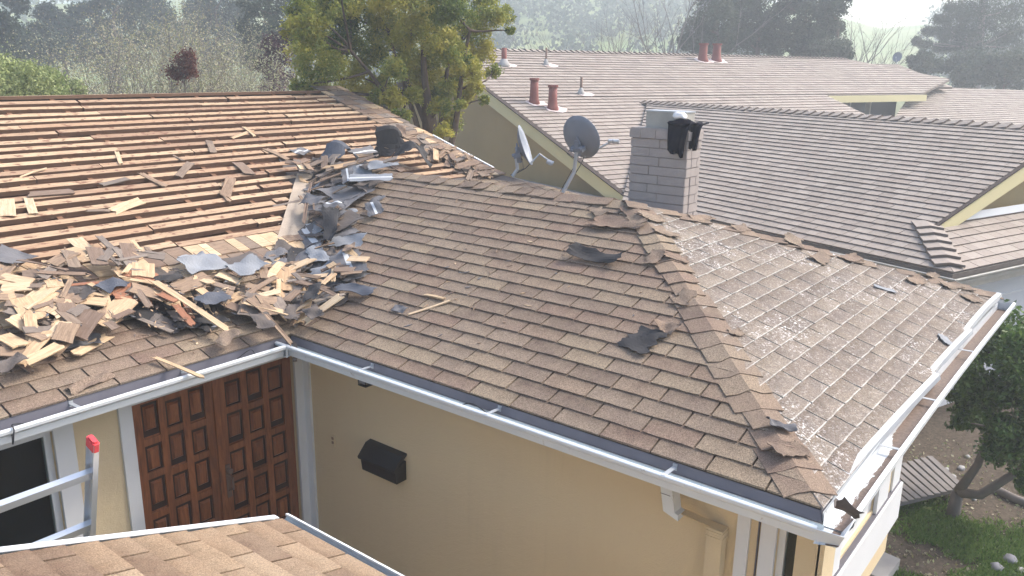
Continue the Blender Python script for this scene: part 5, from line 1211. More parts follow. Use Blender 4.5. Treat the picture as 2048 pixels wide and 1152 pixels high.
# on the wing
sheet(1194, 521, .48, .15, -2, 'f', 'curled dark felt strip lying alone on the brown shingles', 'w', bend=.10, extra=.012, rag=.2, seed=11)
sheet(1286, 684, .27, .25, 80, 'f', 'square dark felt patch on the shingles near the hip', 'w', rag=.22, seed=12, wav=.008)
sheet(1336, 663, .15, .12, -10, 's', 'curled brown shingle scrap touching the dark felt patch', 'w', bend=.14, twist=.2, seed=13, nm='shingle_scrap', cat='shingle piece')
sheet(800, 622, .13, .08, 0, 'g', 'small pale scrap beside the lone light splinter', 'w', wav=.006)
sheet(1235, 452, .50, .22, 8, 's', 'large torn shingle sheet folded over below the ridge end', 'w', bend=.03, rag=.3, seed=15, nm='shingle_scrap', cat='shingle piece', extra=.006)
sheet(1556, 862, .16, .07, -50, 'g', 'slate-grey shingle corner curling at the lower hip', 'h', bend=.12, seed=16, extra=.01, nm='shingle_scrap', cat='shingle piece')
sheet(1768, 581, .20, .06, -55, 'l', 'pale elongated scrap on the dusty end slope', 'h', wav=.004, nm='shingle_scrap', cat='shingle piece'); sheet(1890, 684, .17, .12, 30, 'l', 'silvery patch near the bent metal edge', 'h', wav=.003, rag=.3, cat='patch')
for px, py, L, W, an, b in ((1575, 905, .22, .14, -30, .05),  (1330, 470, .22, .14, -50, .06), (1300, 440, .26, .15, -40, .08), (1350, 520, .2, .13, -55, .08), (1585, 486, .26, .18, 20, .1), (1640, 520, .3, .16, 0, .06), (1700, 520, .28, .15, -12, .05), (1830, 565, .28, .12, -15, .1), (1900, 575, .3, .12, -20, .1), (1940, 600, .2, .14, -30, .06), (1480, 460, .22, .12, -10, .04), (1400, 440, .26, .12, -12, .05), (1470, 670, .12, .08, -20, .08), (1860, 555, .2, .08, -20, .12)):
    sheet(px, py, L, W, an, random.choice('sssd'), 'curled torn shingle along the hips of the end slope', 'h', bend=b*.5, twist=random.uniform(-.08, .08), wav=.006, rag=.22, group='curled torn shingles along the hips', nm='shingle_scrap', cat='shingle piece', tilt=random.uniform(0, .02))
for px, py in ((1275, 450), (1310, 520), (1370, 600), (1260, 425), (1200, 430)): sheet(px, py, .2, .13, random.uniform(0, 180), 's', 'curled torn shingle beside the ridge end', 'w', bend=.03, twist=.05, wav=.006, rag=.25, group='curled torn shingles beside the ridge end', nm='shingle_scrap', cat='shingle piece')
# lifted dark leaf of debris in the end gutter, black wires in the gutters
me = sheet_mesh('shingle_scrap', .16, .12, [M['felt_brown'], M['stripe']], bend=.2, rag=.2); o = link('shingle_scrap', me); q = aty(1690, 1025, -3.93); o.location = q; o.rotation_euler = (.5, .6, .4); tag(o, 'dark torn shingle lying in the peeling end gutter', 'shingle piece')
def wire(pts, r, label, mat='darkpl'):
    g = MB(); P_ = [Vector(p) for p in pts]; out = []
    for i in range(len(P_)-1):
        a = P_[max(i-1, 0)]; b = P_[i]; c = P_[i+1]; d = P_[min(i+2, len(P_)-1)]
        for t in (0, .25, .5, .75): out.append(.5*((2*b)+(c-a)*t+(2*a-5*b+4*c-d)*t*t+(3*b-a-3*c+d)*t**3))
    out.append(P_[-1]); g.tube(out, r, 6); o = g.build('wire', M[mat], smooth=True); return tag(o, label, 'wire')
wire([(-.06, atx(925, 812, -.05).y, -.06), (-.07, atx(950, 808, -.05).y, -.02), (-.08, atx(985, 828, -.05).y, -.05)], .004, 'short black wire lying in the long courtyard gutter')
wire([aty(95, 848, -.03), aty(30, 855, -.09)+Vector((0, 0, .02)), aty(28, 860, -.15), aty(26, 888, -.15), aty(24, 862, -.10)], .004, 'black wire looped over the left gutter')
wire([aty(470, 722, -.03), aty(500, 705, -.06)+UP*.02, aty(510, 708, -.08)], .003, 'thin wire in the gutter above the door')
# splinters and crumbs too many to count
def crumbs():
    g = MB()
    for (cx, cy, rx, ry, n, pl) in ((300, 610, 300, 90, 420, 'm'), (640, 520, 70, 110, 240, 'm'), (870, 310, 120, 25, 160, 'm'), (1000, 560, 260, 150, 40, 'w')):
        for _ in range(n):
            c = HIT[pl](cx+random.gauss(0, .5)*rx, cy+random.gauss(0, .45)*ry)
            if (pl == 'm' and (c.y < .02 or c.x > X0-.03)) or (pl == 'w' and c.x < .05): continue
            n_ = NRM[pl]; a = random.uniform(0, 6.28); d = Vector((math.cos(a), math.sin(a), 0)); d = (d-n_*d.dot(n_)).normalized(); s = n_.cross(d); L = random.uniform(.015, .07); W = random.uniform(.004, .018); z = heap.h(c)+.012
            g.prism([c+d*L/2+n_*z, c+s*W/2+n_*z, c-d*L/2+n_*z, c-s*W/2+n_*z], n_*.004, random.choice((0, 0, 1, 2)))
    return g.build('splinters', [M['shake_mid'], M['shake_light'], M['felt_grey']], kind='stuff')
o = crumbs(); tag(o, 'small splinters and crumbs strewn among the torn-off roofing', 'splinters')

# ---------------------------------------------------------------- vegetation
def leaves_mesh(name, P, size, mat, tone, aspect=.45, droop=None, rng=None):
    rng = rng or np.random; N_ = len(P); d = rng.normal(size=(N_, 3)); 
    if droop is not None: d += droop
    d /= np.linalg.norm(d, axis=1)[:, None]; e = rng.normal(size=(N_, 3)); s = np.cross(d, e); s /= np.linalg.norm(s, axis=1)[:, None]
    size = np.asarray(size).reshape(-1, 1) if np.ndim(size) else np.full((N_, 1), size); size = size*rng.uniform(.6, 1.3, (N_, 1))
    V = np.empty((N_, 4, 3)); V[:, 0] = P-d*size*.5; V[:, 1] = P+s*size*aspect*.5; V[:, 2] = P+d*size*.5; V[:, 3] = P-s*size*aspect*.5
    me = bpy.data.meshes.new(name); me.vertices.add(N_*4); me.vertices.foreach_set('co', V.ravel()); me.loops.add(N_*4); me.loops.foreach_set('vertex_index', np.arange(N_*4, dtype=np.int32)); me.polygons.add(N_)
    me.polygons.foreach_set('loop_start', np.arange(0, N_*4, 4, dtype=np.int32)); me.polygons.foreach_set('loop_total', np.full(N_, 4, dtype=np.int32))
    at = me.attributes.new('rnd', 'FLOAT', 'FACE'); at.data.foreach_set('value', np.clip(tone, 0, 1).astype(np.float32)); me.materials.append(M[mat]); me.update(); me.validate(); return me
def clump_points(c, r, n, rng, sub_n=7, flat=.75):
    """sprays gathered in small sub-clumps, mostly near the shell of the clump"""
    c = np.array(c); sc_ = rng.normal(size=(sub_n, 3)); sc_ /= np.linalg.norm(sc_, axis=1)[:, None]; sc_ *= r*rng.uniform(.35, .95, (sub_n, 1)); sc_[:, 2] *= flat
    idx = rng.integers(0, sub_n, n); P_ = c+sc_[idx]+rng.normal(size=(n, 3))*r*(.26 if sub_n < 12 else .17); return P_, idx
def curve_limb(g, a, b, r0, r1, rng, wob=.12, seg=6, n=6, sag=.0):
    a = Vector(a); b = Vector(b); L = (b-a).length; pts = []
    o1 = Vector(rng.normal(size=3))*wob*L; o2 = Vector(rng.normal(size=3))*wob*L*.7
    for i in range(seg+1):
        t = i/seg; pts.append(a.lerp(b, t)+o1*math.sin(t*math.pi)*.6+o2*math.sin(t*2*math.pi)*.4+Vector((0, 0, -sag*L*math.sin(t*math.pi))))
    g.tube(pts, [r0+(r1-r0)*i/seg for i in range(seg+1)], n, cap=False); return pts
def ground_at(p): return Vector((p[0], p[1], hill(p[0], p[1])))
# the big yellow-green tree between the houses
def big_tree():
    rng = np.random.default_rng(5); base = ground_at(atd(875, 200, 13.0)); root = empty('juniper_tree', base); tag(root, 'yellow-green juniper-like tree with forked trunks between the two houses', 'tree')
    clumps = [(620, 62, 44), (600, 112, 34), (645, 132, 48), (622, 182, 26), (684, 72, 52), (700, 28, 42), (740, 92, 46), (782, 50, 52), (756, 18, 42), (820, 62, 42), (716, 152, 38), (676, 186, 26), (650, 20, 45), (870, 42, 46), (900, 18, 48), (940, 62, 44), (962, 102, 34), (984, 30, 34), (930, 122, 32), (896, 150, 38), (880, 84, 38), (944, 172, 24), (985, 142, 18), (862, 192, 32), (905, 238, 28), (885, 262, 22), (830, 128, 36), (790, 138, 34), (752, 196, 22), (1008, 28, 22), (1020, 62, 10), (700, -20, 50), (800, -20, 50), (880, -20, 50), (950, -20, 45), (586, 60, 24), (606, 20, 30), (748, 236, 18), (812, 96, 34), (920, 210, 14), (968, 200, 12), (640, 175, 26), (760, -60, 60), (860, -70, 60), (690, -60, 45), (700, 215, 16), (860, 120, 34), (790, 195, 26), (830, 185, 24), (925, 185, 26), (880, 215, 26), (760, 170, 30), (720, 190, 24), (850, 160, 30), (905, 110, 34), (940, 145, 26), (895, 180, 26), (650, 190, 24), (600, 175, 22), (800, 230, 18)]
    g = MB(); fork = base+Vector((0, 0, 2.1)); tips = []
    trunks = []
    for (px, py, r) in ((775, 60, .05), (850, 40, .075), (905, 90, .055), (940, 60, .05), (700, 100, .05), (862, 10, .07), (800, 120, .05)):
        e = atd(px, py, 13+rng.uniform(-.6, .8)); s_ = base+Vector((rng.uniform(-.18, .18), rng.uniform(-.18, .18), rng.uniform(-.1, .4))); m = base+Vector((rng.uniform(-.15, .15), rng.uniform(-.15, .15), 1.6+rng.uniform(0, .6)))+(e-base)*.12
        g.tube([s_, (s_+m)/2+Vector(rng.normal(size=3))*.05, m], [r*1.7, r*1.5, r*1.3], 8, cap=False); pts = curve_limb(g, m, e, r*1.3, r*.4, rng, .06, 8, 7); trunks += pts[1:]
    allP = []; tone = []
    for (px, py, pr) in clumps:
        d = 13+rng.uniform(-1.1, 1.2); c = atd(px, py, d); r = pr*d/1642*1.0
        near = min(trunks, key=lambda q: (q-c).length+abs(q.z-c.z+.3)*.5); curve_limb(g, near, c, .022, .006, rng, .12, 5, 5)
        P_, idx = clump_points(c, r, int(2700*(pr/40)**2)+220, rng, 18)
        for k in range(0, 18, 2):
            if (idx == k).any(): q = P_[idx == k].mean(0); curve_limb(g, c, q, .006, .002, rng, .15, 3, 4)
        yel = rng.uniform(.38, .95) + (.12 if py > 90 else 0) - (.3 if 600 < px < 760 and py < 160 and rng.random() < .5 else 0); st = rng.normal(0, .18, 18)
        up = (P_[:, 2]-c[2])/max(r, .01)
        allP.append(P_); tone.append(yel+st[idx]+rng.normal(0, .10, len(P_))+.06*up)
    P_ = np.concatenate(allP); tn = np.concatenate(tone)
    t = g.build('trunk', M['bark'], smooth=True); t.parent = root; t.matrix_parent_inverse = Matrix.Translation(-base)
    c = link('crown', leaves_mesh('crown', P_, .052, 'leaf_juniper', tn, .42, rng=rng)); c.parent = root; c.matrix_parent_inverse = Matrix.Translation(-base)
big_tree()
def grow(g, p, d, L, r, depth, rng, tips, spread=.5, up=.15, kids=(2, 4), seg=4, shrink=.68, n=5):
    p = Vector(p); pts = [p]; d = Vector(d).normalized()
    for i in range(seg):
        d = (d+Vector(rng.normal(size=3))*.10+Vector((0, 0, up*.15))).normalized(); p = p+d*(L/seg); pts.append(p)
    g.tube(pts, [r*(1-.45*i/seg) for i in range(seg+1)], n if depth > 1 else 3, cap=False)
    if depth == 0: tips.append((pts[-1], d)); tips.append((pts[-2], d)); return
    for k in range(rng.integers(kids[0], kids[1]+1)):
        q = pts[-1] if k == 0 else pts[rng.integers(max(1, seg//2), seg+1)]; nd = (d+Vector(rng.normal(size=3))*spread+Vector((0, 0, up))).normalized()
        grow(g, q, nd, L*shrink*rng.uniform(.8, 1.15), r*.55, depth-1, rng, tips, spread, up, kids, max(2, seg-1), shrink, n)
def sapling(px, d, top, label, cat, group, seed, leaf=None, nl=0, size=.05, stems=5, spread=.35, bark='bark_grey', width=.5, depth=3, r=.035, name='tree', toner=(.0, 1.0), lsp=.22):
    rng = np.random.default_rng(seed); tp = atd(px, top, d); base = ground_at(tp); H_ = tp.z-base.z; root = empty(name, base); tag(root, label, cat, group)
    g = MB(); tips = []
    for s_ in range(stems):
        a = rng.uniform(0, 6.28); dd = Vector((math.cos(a)*width*rng.uniform(.2, 1), math.sin(a)*width*rng.uniform(.2, 1), 1)); grow(g, base+Vector((math.cos(a)*.1, math.sin(a)*.1, -.1)), dd, H_*.42*rng.uniform(.8, 1.1), r*rng.uniform(.7, 1.2), depth, rng, tips, spread)
    t = g.build('trunk', M[bark], smooth=True); t.parent = root; t.matrix_parent_inverse = Matrix.Translation(-base)
    if leaf:
        T_ = np.array([list(q) for q, _ in tips]); i = rng.integers(0, len(T_), nl); P_ = T_[i]+rng.normal(size=(nl, 3))*lsp; tone = rng.uniform(*toner, nl)*.6+rng.uniform(*toner, len(T_))[i]*.4
        c = link('crown', leaves_mesh('crown', P_, size, leaf, tone, .7, rng=rng)); c.parent = root; c.matrix_parent_inverse = Matrix.Translation(-base)
    return root
def mass_tree(px, d, clumps, label, cat, group, seed, leaf, per, size, bark='bark', tr=.12, name='tree', tone=(.2, .9), sub_n=9, flat=.8):
    """crown made of clumps given in photo pixels at distance d, on limbs"""
    rng = np.random.default_rng(seed); base = ground_at(atd(px, 150, d)); root = empty(name, base); tag(root, label, cat, group); g = MB()
    cs = [(atd(x, y, d+rng.uniform(-1, 1)*r_*d/1642*1.2), r_*d/1642) for x, y, r_ in clumps]; top = max(c.z for c, _ in cs)
    tp = Vector((base.x, base.y, top-.1*(top-base.z))); pts = curve_limb(g, base, tp, tr, tr*.3, rng, .02, 8, 8); A = []; T_ = []
    for c, r_ in cs:
        q = min(pts, key=lambda p: (p-c).length+abs(p.z-c.z+r_)*.3); curve_limb(g, q, c, tr*.25, tr*.06, rng, .1, 4, 5); P_, idx = clump_points(c, r_, per, rng, sub_n, flat)
        st = rng.normal(0, .16, sub_n); A.append(P_); T_.append(rng.uniform(*tone)+st[idx]+rng.normal(0, .12, per))
    t = g.build('trunk', M[bark], smooth=True); t.parent = root; t.matrix_parent_inverse = Matrix.Translation(-base)
    c = link('crown', leaves_mesh('crown', np.concatenate(A), size, leaf, np.concatenate(T_), .55, rng=rng)); c.parent = root; c.matrix_parent_inverse = Matrix.Translation(-base); return root
# left: thinly leaved trees in front, evergreens behind
G1_ = 'thinly leaved trees beyond the stripped roof'; lab = 'thin grey-stemmed tree with sparse pale leaves beyond the stripped roof'
for i, (px, d, top) in enumerate(((140, 17, 25), (185, 19, -5), (235, 20, 35), (275, 18, 60), (320, 21, 30), (365, 19, 75), (410, 20, 40), (450, 18, 50), (490, 20, 60), (530, 18.5, 95), (215, 24, 10), (300, 25, 20), (395, 25, 20), (475, 25, 30))):
    sapling(px, d, top, lab, 'tree', G1_, 30+i, 'leaf_pale', 5200, .040, stems=6, width=.45, name='thin_tree', toner=(0, 1), r=.03)
G2_ = 'yellow-green bushes at the left edge'
for i, (px, d, top, r_) in enumerate(((15, 15, 120, 60), (75, 15.5, 140, 50), (120, 16.5, 150, 45))):
    mass_tree(px, d, [(px-20, top+20, r_*.7), (px+15, top+30, r_*.7), (px, top+60, r_), (px-30, top+75, r_*.8), (px+30, top+80, r_*.8), (px, top+110, r_)], ('tallest yellow-green bush, at the very left edge above the stripped roof', 'middle one of three yellow-green bushes at the left above the stripped roof', 'smallest yellow-green bush, rightmost of the three at the left')[i], 'bush', G2_, 60+i, 'leaf_yg', 1500, .055, tr=.05, name='bush', sub_n=14)
mass_tree(368, 16.5, [(372, 122, 20), (355, 145, 20), (380, 140, 14)], 'small red-brown shrub poking up among the thin trees', 'shrub', None, 70, 'leaf_red', 900, .055, tr=.03, name='shrub', sub_n=10)
mass_tree(548, 22, [(545, 90, 28), (560, 120, 26), (535, 130, 26), (560, 160, 28), (545, 190, 30), (575, 75, 18)], 'maroon-leaved tree left of the big yellow-green tree', 'tree', None, 71, 'leaf_maroon', 1400, .07, tr=.06, sub_n=12)
mass_tree(560, 32, [(520, 20, 40), (565, 50, 40), (600, 10, 40), (545, 90, 40), (500, 60, 30), (560, -20, 45), (510, 110, 35)], 'grey-green tree standing behind the maroon tree', 'tree', None, 72, 'leaf_dark', 2200, .10, tr=.15, tone=(.6, 1.0), sub_n=14)
EG = 'tall dark evergreens behind the thin trees'; el = 'tall dark hazy evergreen behind the thin trees on the left'
for i, (px, d, cl) in enumerate(((30, 46, [(20, 80, 40), (60, 95, 40), (10, 120, 40), (40, 140, 50), (85, 70, 28), (25, 5, 22)]), (130, 52, [(110, 100, 40), (150, 70, 38), (120, 45, 28), (180, 110, 45), (100, 20, 24), (170, 20, 26)]), (240, 50, [(220, 60, 40), (260, 30, 36), (240, 110, 50), (210, 5, 22), (290, 70, 35), (275, 0, 24)]), (345, 54, [(330, 40, 38), (370, 70, 45), (340, 110, 50), (310, 10, 24), (390, 20, 28)]), (440, 50, [(420, 60, 42), (460, 30, 42), (440, 110, 50), (490, 70, 40), (470, -10, 40), (415, 10, 22)]), (0, 40, [(-20, 60, 40), (0, 110, 50), (15, 160, 50)]))):
    mass_tree(px, d, cl, ['dark evergreen in the upper left beneath the bright gap of sky', 'dark evergreen, second from the left behind the thin trees', 'dark evergreen above the left part of the stripped ridge, half hidden by twigs', 'dark evergreen directly behind the small red-brown shrub', 'dark evergreen nearest the grey-green tree behind the thin trees', 'dark low evergreen cut by the left edge behind the yellow-green bush'][i], 'tree', EG, 80+i, 'leaf_dark', 2600, .16, tr=.22, tone=(.1, .8), sub_n=16)
# middle: bare trees on the hazy slope
BT = 'bare winter trees behind the neighbouring ridge'; bl = 'bare hazy winter tree rising behind the neighbouring ridge'
for i, (px, d, top, st, dp) in enumerate(((1065, 36, 60, 5, 3), (1105, 40, 70, 6, 3), (1150, 42, 80, 5, 3), (1200, 40, 10, 3, 4), (1235, 44, 0, 3, 4), (1292, 40, -10, 2, 4), (1345, 36, -60, 1, 4), (1378, 38, -60, 2, 4))):
    sapling(px, d, top, bl, 'bare tree', BT, 100+i, stems=st, width=.28, spread=.32, depth=dp, r=.085 if st < 3 else .05, name='bare_tree', leaf=None, bark='bark_grey')
DT = 'dense dark trees behind the red flues'; dl = 'dense dark rounded tree behind the pair of red flues on the ridge'
mass_tree(1425, 38, [(1400, 60, 34), (1430, 30, 40), (1380, 85, 20), (1440, 80, 36), (1420, -10, 40), (1460, 0, 40), (1412, 100, 26)], 'leftmost dense dark tree, directly above the pair of red flues on the ridge', 'tree', DT, 120, 'leaf_dark', 3200, .12, tr=.2, tone=(.3, .9), sub_n=18)
mass_tree(1510, 40, [(1490, 30, 42), (1530, 50, 42), (1500, 85, 38), (1520, -10, 45), (1550, 90, 34), (1480, 70, 34)], 'dense dark tree in the middle of the group right of the ridge flues', 'tree', DT, 121, 'leaf_dark', 3200, .12, tr=.2, tone=(.1, .7), sub_n=18)
mass_tree(1600, 39, [(1580, 70, 38), (1620, 40, 38), (1600, 0, 34), (1630, 85, 36), (1575, 15, 26), (1610, 100, 30)], 'dense dark tree with bright sky gaps, second from the right of the group', 'tree', DT, 122, 'leaf_dark', 3000, .12, tr=.2, tone=(.1, .7), sub_n=16)
mass_tree(1665, 38, [(1660, 50, 32), (1650, 85, 34), (1680, 100, 24), (1660, 10, 32), (1690, 112, 14)], 'dark tree at the right end of the dense group, foliage reaching the ridge', 'tree', None, 123, 'leaf_dark', 2600, .12, tr=.2, tone=(.1, .7), sub_n=16)
sapling(1700, 46, -20, 'faint bare tree just right of the dense dark trees', 'bare tree', None, 130, stems=3, width=.3, spread=.35, depth=4, r=.07, name='bare_tree')
sapling(1750, 44, -20, 'bare multi-stemmed tree in front of the bright grassy hill', 'bare tree', None, 131, stems=5, width=.38, spread=.34, depth=4, r=.06, name='bare_tree')
# right: pine with long layered boughs and shrubs at its foot
def pine():
    rng = np.random.default_rng(9); d = 50; base = ground_at(atd(1975, 150, d)); root = empty('pine_tree', base); tag(root, 'large hazy pine with long layered boughs in the upper right', 'tree'); g = MB(); A = []; T_ = []
    top = atd(1975, -160, d); pts = curve_limb(g, base, top, .28, .1, rng, .02, 8, 9)
    for (px, py, r_) in ((1865, 62, 14), (1885, 40, 16), (1905, 60, 18), (1880, 95, 15), (1835, 82, 10), (1850, 88, 10), (1910, 90, 20), (1930, 70, 24), (1925, 30, 22), (1905, 15, 18), (1945, 105, 24), (1960, 50, 28), (1955, 10, 30), (1990, 80, 28), (1990, 30, 30), (2020, 60, 30), (2030, 10, 34), (2045, 95, 30), (2000, 115, 24), (1965, -30, 34), (2020, -40, 40), (1925, -20, 26), (2060, 50, 36), (1890, 70, 14), (1960, 130, 22)):
        c = atd(px, py, d+rng.uniform(-2, 2)); q = min(pts, key=lambda p: abs(p.z-c.z+.5)); curve_limb(g, q, c, .05, .012, rng, .05, 5, 5, sag=.04)
        P_, idx = clump_points(c, r_*d/1642, 1500, rng, 10, .5); st = rng.normal(0, .15, 10); A.append(P_); T_.append(rng.uniform(.2, .9)+st[idx]+rng.normal(0, .1, 1500))
    t = g.build('trunk', M['bark_pale'], smooth=True); t.parent = root; t.matrix_parent_inverse = Matrix.Translation(-base)
    c = link('crown', leaves_mesh('crown', np.concatenate(A), .17, 'leaf_dark', np.concatenate(T_), .25, rng=rng)); c.parent = root; c.matrix_parent_inverse = Matrix.Translation(-base)
pine()
for i, (px, cl, lab) in enumerate(((1840, [(1825, 122, 14), (1850, 118, 18), (1870, 135, 18), (1840, 140, 20)], 'rounded hazy shrub left of the pine foot'), (1935, [(1915, 130, 24), (1950, 125, 26), (1930, 155, 24), (1965, 150, 24)], 'leafy shrub under the middle of the pine'), (2010, [(1990, 130, 26), (2030, 125, 28), (2010, 155, 26), (2045, 150, 26)], 'leafy shrub at the right edge under the pine'))):
    mass_tree(px, 44, cl, lab, 'shrub', None, 140+i, 'leaf_hill', 2200, .13, tr=.08, name='shrub', tone=(.4, 1.0), sub_n=14)
# far wood on the hills
def far_wood():
    rng = np.random.default_rng(3); A = []
    for _ in range(900):
        az = rng.choice([rng.uniform(-40, 0), rng.uniform(-4, 16), rng.uniform(-4, 16), rng.uniform(26, 36)]); d = rng.uniform(75, 185)
        if 0 < az < 10 and d < 100 and rng.random() < .75: continue
        a = math.radians(az); p = CAM+(FW*math.cos(a)+RT*math.sin(a))*d; h = hill(p.x, p.y); r_ = rng.uniform(1.0, 2.6)
        P_, _i = clump_points((p.x, p.y, h+r_*.8), r_, 70, rng, 8); A.append(P_)
    P_ = np.concatenate(A); me = leaves_mesh('distant_wood', P_, .55, 'leaf_hill', rng.uniform(0, 1, len(P_)), .8, rng=rng); o = link('distant_wood', me); tag(o, 'hazy wooded slopes far behind the houses', 'wood', kind='stuff')
far_wood()
for px, py, wd, lab in ((1115, 12, 3.0, 'hazy white house high on the far slope'), (1200, 24, 3.6, 'second small white house with dark windows on the far slope')):
    p = atd(px, py, 150); base = Vector((p.x, p.y, p.z-1.6)); root = empty('far_house', base); tag(root, lab, 'house'); u = RT; v = FW
    g = MB(); g.prism([base-u*wd/2-UP*6, base+u*wd/2-UP*6, base+u*wd/2+v*3-UP*6, base-u*wd/2+v*3-UP*6], (0, 0, 8.0)); w_ = g.build('wall', M['white']); w_.parent = root; w_.matrix_parent_inverse = Matrix.Translation(-base)
    g = MB(); a = base+UP*2.0; g.prism([a-u*(wd/2+.2)-v*.2, a+u*(wd/2+.2)-v*.2, a+u*(wd/2+.2)+v*1.5+UP*.7, a-u*(wd/2+.2)+v*1.5+UP*.7], (0, 0, .12)); r_ = g.build('roof', M['rock']); r_.parent = root; r_.matrix_parent_inverse = Matrix.Translation(-base)
    for k in (-1, 0, 1):
        g = MB(); c = base+u*k*wd*.3-v*.04+UP*.6; g.prism([c-u*wd*.09, c+u*wd*.09, c+u*wd*.09+UP*.9, c-u*wd*.09+UP*.9], v*.03); x = g.build('window', M['drip']); x.parent = root; x.matrix_parent_inverse = Matrix.Translation(-base)

# ---------------------------------------------------------------- garden at the lower right
def garden_bush():
    rng = np.random.default_rng(21); base = atz(1905, 1030, GZ); root = empty('garden_tree', base); tag(root, 'dark glossy-leaved small tree with bare crooked trunk in the garden', 'tree'); g = MB(); A = []; T_ = []
    d0 = math.hypot(base.x-CAM.x, base.y-CAM.y)
    fork = atd(1915, 985, d0); g.tube([base-UP*.1, fork], [.07, .055], 8)
    j1 = atd(1955, 930, d0+.1); j2 = atd(1985, 850, d0+.1); g.tube([fork, j1, j2, atd(1980, 780, d0+.2), atd(1960, 720, d0+.2)], [.05, .038, .026, .02, .012], 8); g.tube([fork, atd(1960, 990, d0), atd(2040, 940, d0+.2), atd(2110, 880, d0+.3)], [.055, .05, .04, .02], 8)
    hubs = [j1, j2, atd(1980, 780, d0+.2), atd(2040, 940, d0+.2), atd(1960, 720, d0+.2)]
    for (px, py, r_) in ((1960, 700, 48), (2005, 675, 42), (2040, 720, 60), (1940, 750, 42), (1985, 770, 55), (2035, 810, 60), (1930, 810, 32), (1965, 835, 40), (2010, 870, 50), (2050, 890, 50), (1915, 845, 18), (2060, 660, 50), (1990, 905, 25), (2045, 960, 24), (1905, 790, 16)):
        c = atd(px, py, d0+rng.uniform(-.5, .5)); q = min(hubs, key=lambda p: (p-c).length); curve_limb(g, q, c, .014, .004, rng, .1, 5, 5); P_, idx = clump_points(c, r_*d0/1642, int(1500*(r_/45)**2)+100, rng, 16, .9); up = (P_[:, 2]-c[2])/(r_*d0/1642)
        A.append(P_); T_.append(.62+rng.normal(0, .22, len(P_))+(.25 if py < 760 else 0)+rng.normal(0, .1, 16)[idx])
    t = g.build('trunk', M['bark_grey'], smooth=True); t.parent = root; t.matrix_parent_inverse = Matrix.Translation(-base)
    c = link('crown', leaves_mesh('crown', np.concatenate(A), .055, 'leaf_bush', np.concatenate(T_), .5, rng=rng)); c.parent = root; c.matrix_parent_inverse = Matrix.Translation(-base)
garden_bush()
dk = empty('slatted_step', atz(1835, 965, -2.3)); tag(dk, 'low grey slatted wooden step on the soil beside the end wall', 'step')
q0, q1, q2, q3 = atz(1715, 950, -2.3), atz(1865, 912, -2.3), atz(1932, 975, -2.3), atz(1790, 1010, -2.3)
ns = 11
for i in range(ns):
    t = (i+.5)/ns; a = q3.lerp(q0, t) if False else q0.lerp(q1, t); b = q3.lerp(q2, t); g = MB(); g.bar(a-dk.location, b-dk.location, (q0-q1).length/ns*.62, .025); sub(g.build('slat', M['deckboard']), dk)
for t in (.15, .85): g = MB(); g.bar(q0.lerp(q3, t)-dk.location-UP*.05, q1.lerp(q2, t)-dk.location-UP*.05, .05, .07); sub(g.build('bearer', M['deckboard']), dk)
def rock(px, py, r_, label, mat='rock', seed=0, fl=.6):
    p = atz(px, py, GZ); o = blob('rock', p+UP*r_*fl*.4, (r_, r_*.8, r_*fl), M[mat], .35, seed, 1); return tag(o, label, 'rock')
rock(1992, 1140, .075, 'bluish-grey rock at the bottom right', seed=41); rock(2018, 1124, .085, 'larger grey rock right of the bluish one', seed=42); rock(2042, 1146, .06, 'pale rock in the bottom right corner', 'rockpale', 43)
p = atz(1752, 1150, GZ); g = MB(); g.prism([p+Vector(q) for q in ((-.22, -.12, .0), (.2, -.14, .0), (.24, .12, .0), (.02, .2, .0), (-.2, .1, .0))], (0, 0, .12)); tag(g.build('stone_slab', M['rockpale']), 'pale flat stone slab on the grass under the bay window', 'stone slab')
for i, (px, py, r_) in enumerate(((1862, 925, .04), (1893, 940, .035), (1905, 955, .045), (1922, 938, .05), (1928, 962, .04), (1948, 1000, .03), (1935, 915, .035))): x = rock(px, py, r_, 'small pale stone among those along the garden bed', 'rockpale', 50+i); x['group'] = 'small pale stones along the garden bed'
g = MB(); g.tube([atz(1985, 975, GZ+.03), atz(2025, 995, GZ+.04), atz(2090, 1020, GZ+.03)], .045, 8); tag(g.build('log', M['bark_pale'], smooth=True), 'weathered grey log lying on the soil behind the grass', 'log')
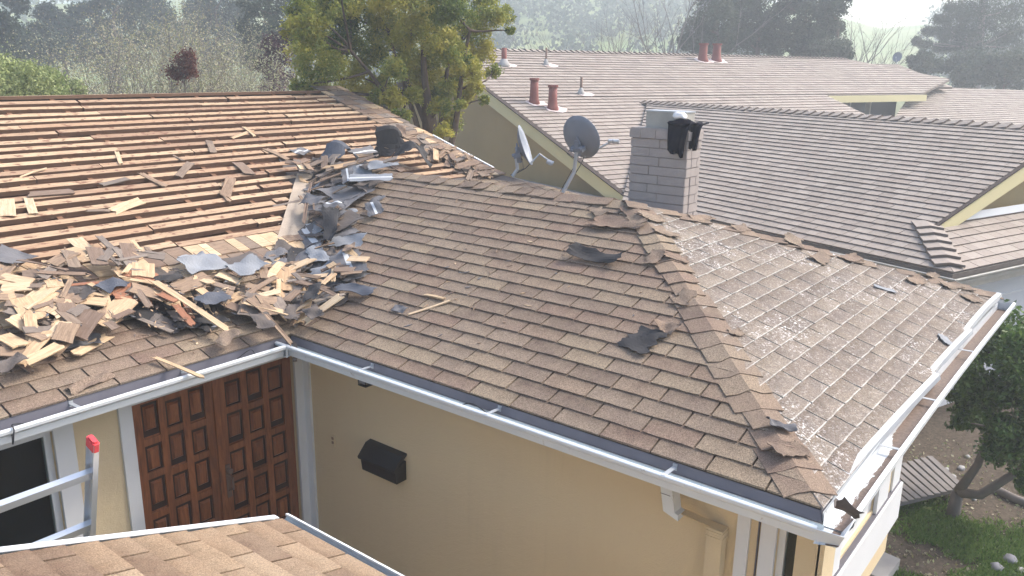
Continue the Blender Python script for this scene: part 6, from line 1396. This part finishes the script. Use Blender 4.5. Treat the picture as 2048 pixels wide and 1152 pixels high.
sapling(1862, 6.9 if False else math.hypot(*(atz(1868, 1015, GZ)-CAM).xy), 985, 'tiny yellow-green plant by the slatted step', 'plant', None, 160, 'leaf_yg', 120, .05, stems=3, depth=1, r=.006, name='small_plant', lsp=.05)
def grass():
    rng = np.random.default_rng(8); P_ = []
    for _ in range(110000):
        px, py = rng.uniform(1690, 2420), rng.uniform(985, 1400); p = atz(px, py, GZ); v = noise.noise(Vector((p.x*1.1+3, p.y*1.1, 1)))+.35*noise.noise(Vector((p.x*5, p.y*5, 2)))
        w_ = .12 + (0 if py > 1040 else .25) - (.1 if px > 1960 else 0)
        if (v > w_-.12 and rng.random() < .8) or (v > w_-.4 and rng.random() < .25): P_.append((p.x, p.y, GZ+.025))
    P_ = np.array(P_[:70000]); me = leaves_mesh('grass', P_, .075, 'grass', rng.uniform(0, 1, len(P_)), .16, droop=np.array([0, 0, 1.6]), rng=rng); o = link('grass', me); tag(o, 'patchy green grass in the garden below the bay window', 'grass', kind='stuff')
    L_ = np.array([list(atz(rng.uniform(1700, 2140), rng.uniform(880, 1240), GZ+.012)) for _ in range(1600)]); me = leaves_mesh('leaves', L_, .04, 'leaf_pale', rng.uniform(0, .8, len(L_)), .6, rng=rng); o = link('fallen_leaves', me); tag(o, 'dry fallen leaves scattered over the garden soil', 'fallen leaves', kind='stuff')
grass()

# ---------------------------------------------------------------- haze
g = MB(); g.box((-275, -275, GZ-1), (275, 275, 31)); hz = g.build('haze', []); hz['kind'] = 'stuff'; tag(hz, 'pale morning haze over the houses and hills', 'haze')
hm_ = bpy.data.materials.new('haze'); hm_.use_nodes = True; t = hm_.node_tree; t.nodes.remove(t.nodes['Principled BSDF']); pv = t.nodes.new('ShaderNodeVolumePrincipled')
pv.inputs['Color'].default_value = (.86, .94, 1, 1); pv.inputs['Density'].default_value = HAZE; pv.inputs['Anisotropy'].default_value = .3; t.links.new(pv.outputs[0], t.nodes['Material Output'].inputs['Volume']); hz.data.materials.clear(); hz.data.materials.append(hm_)
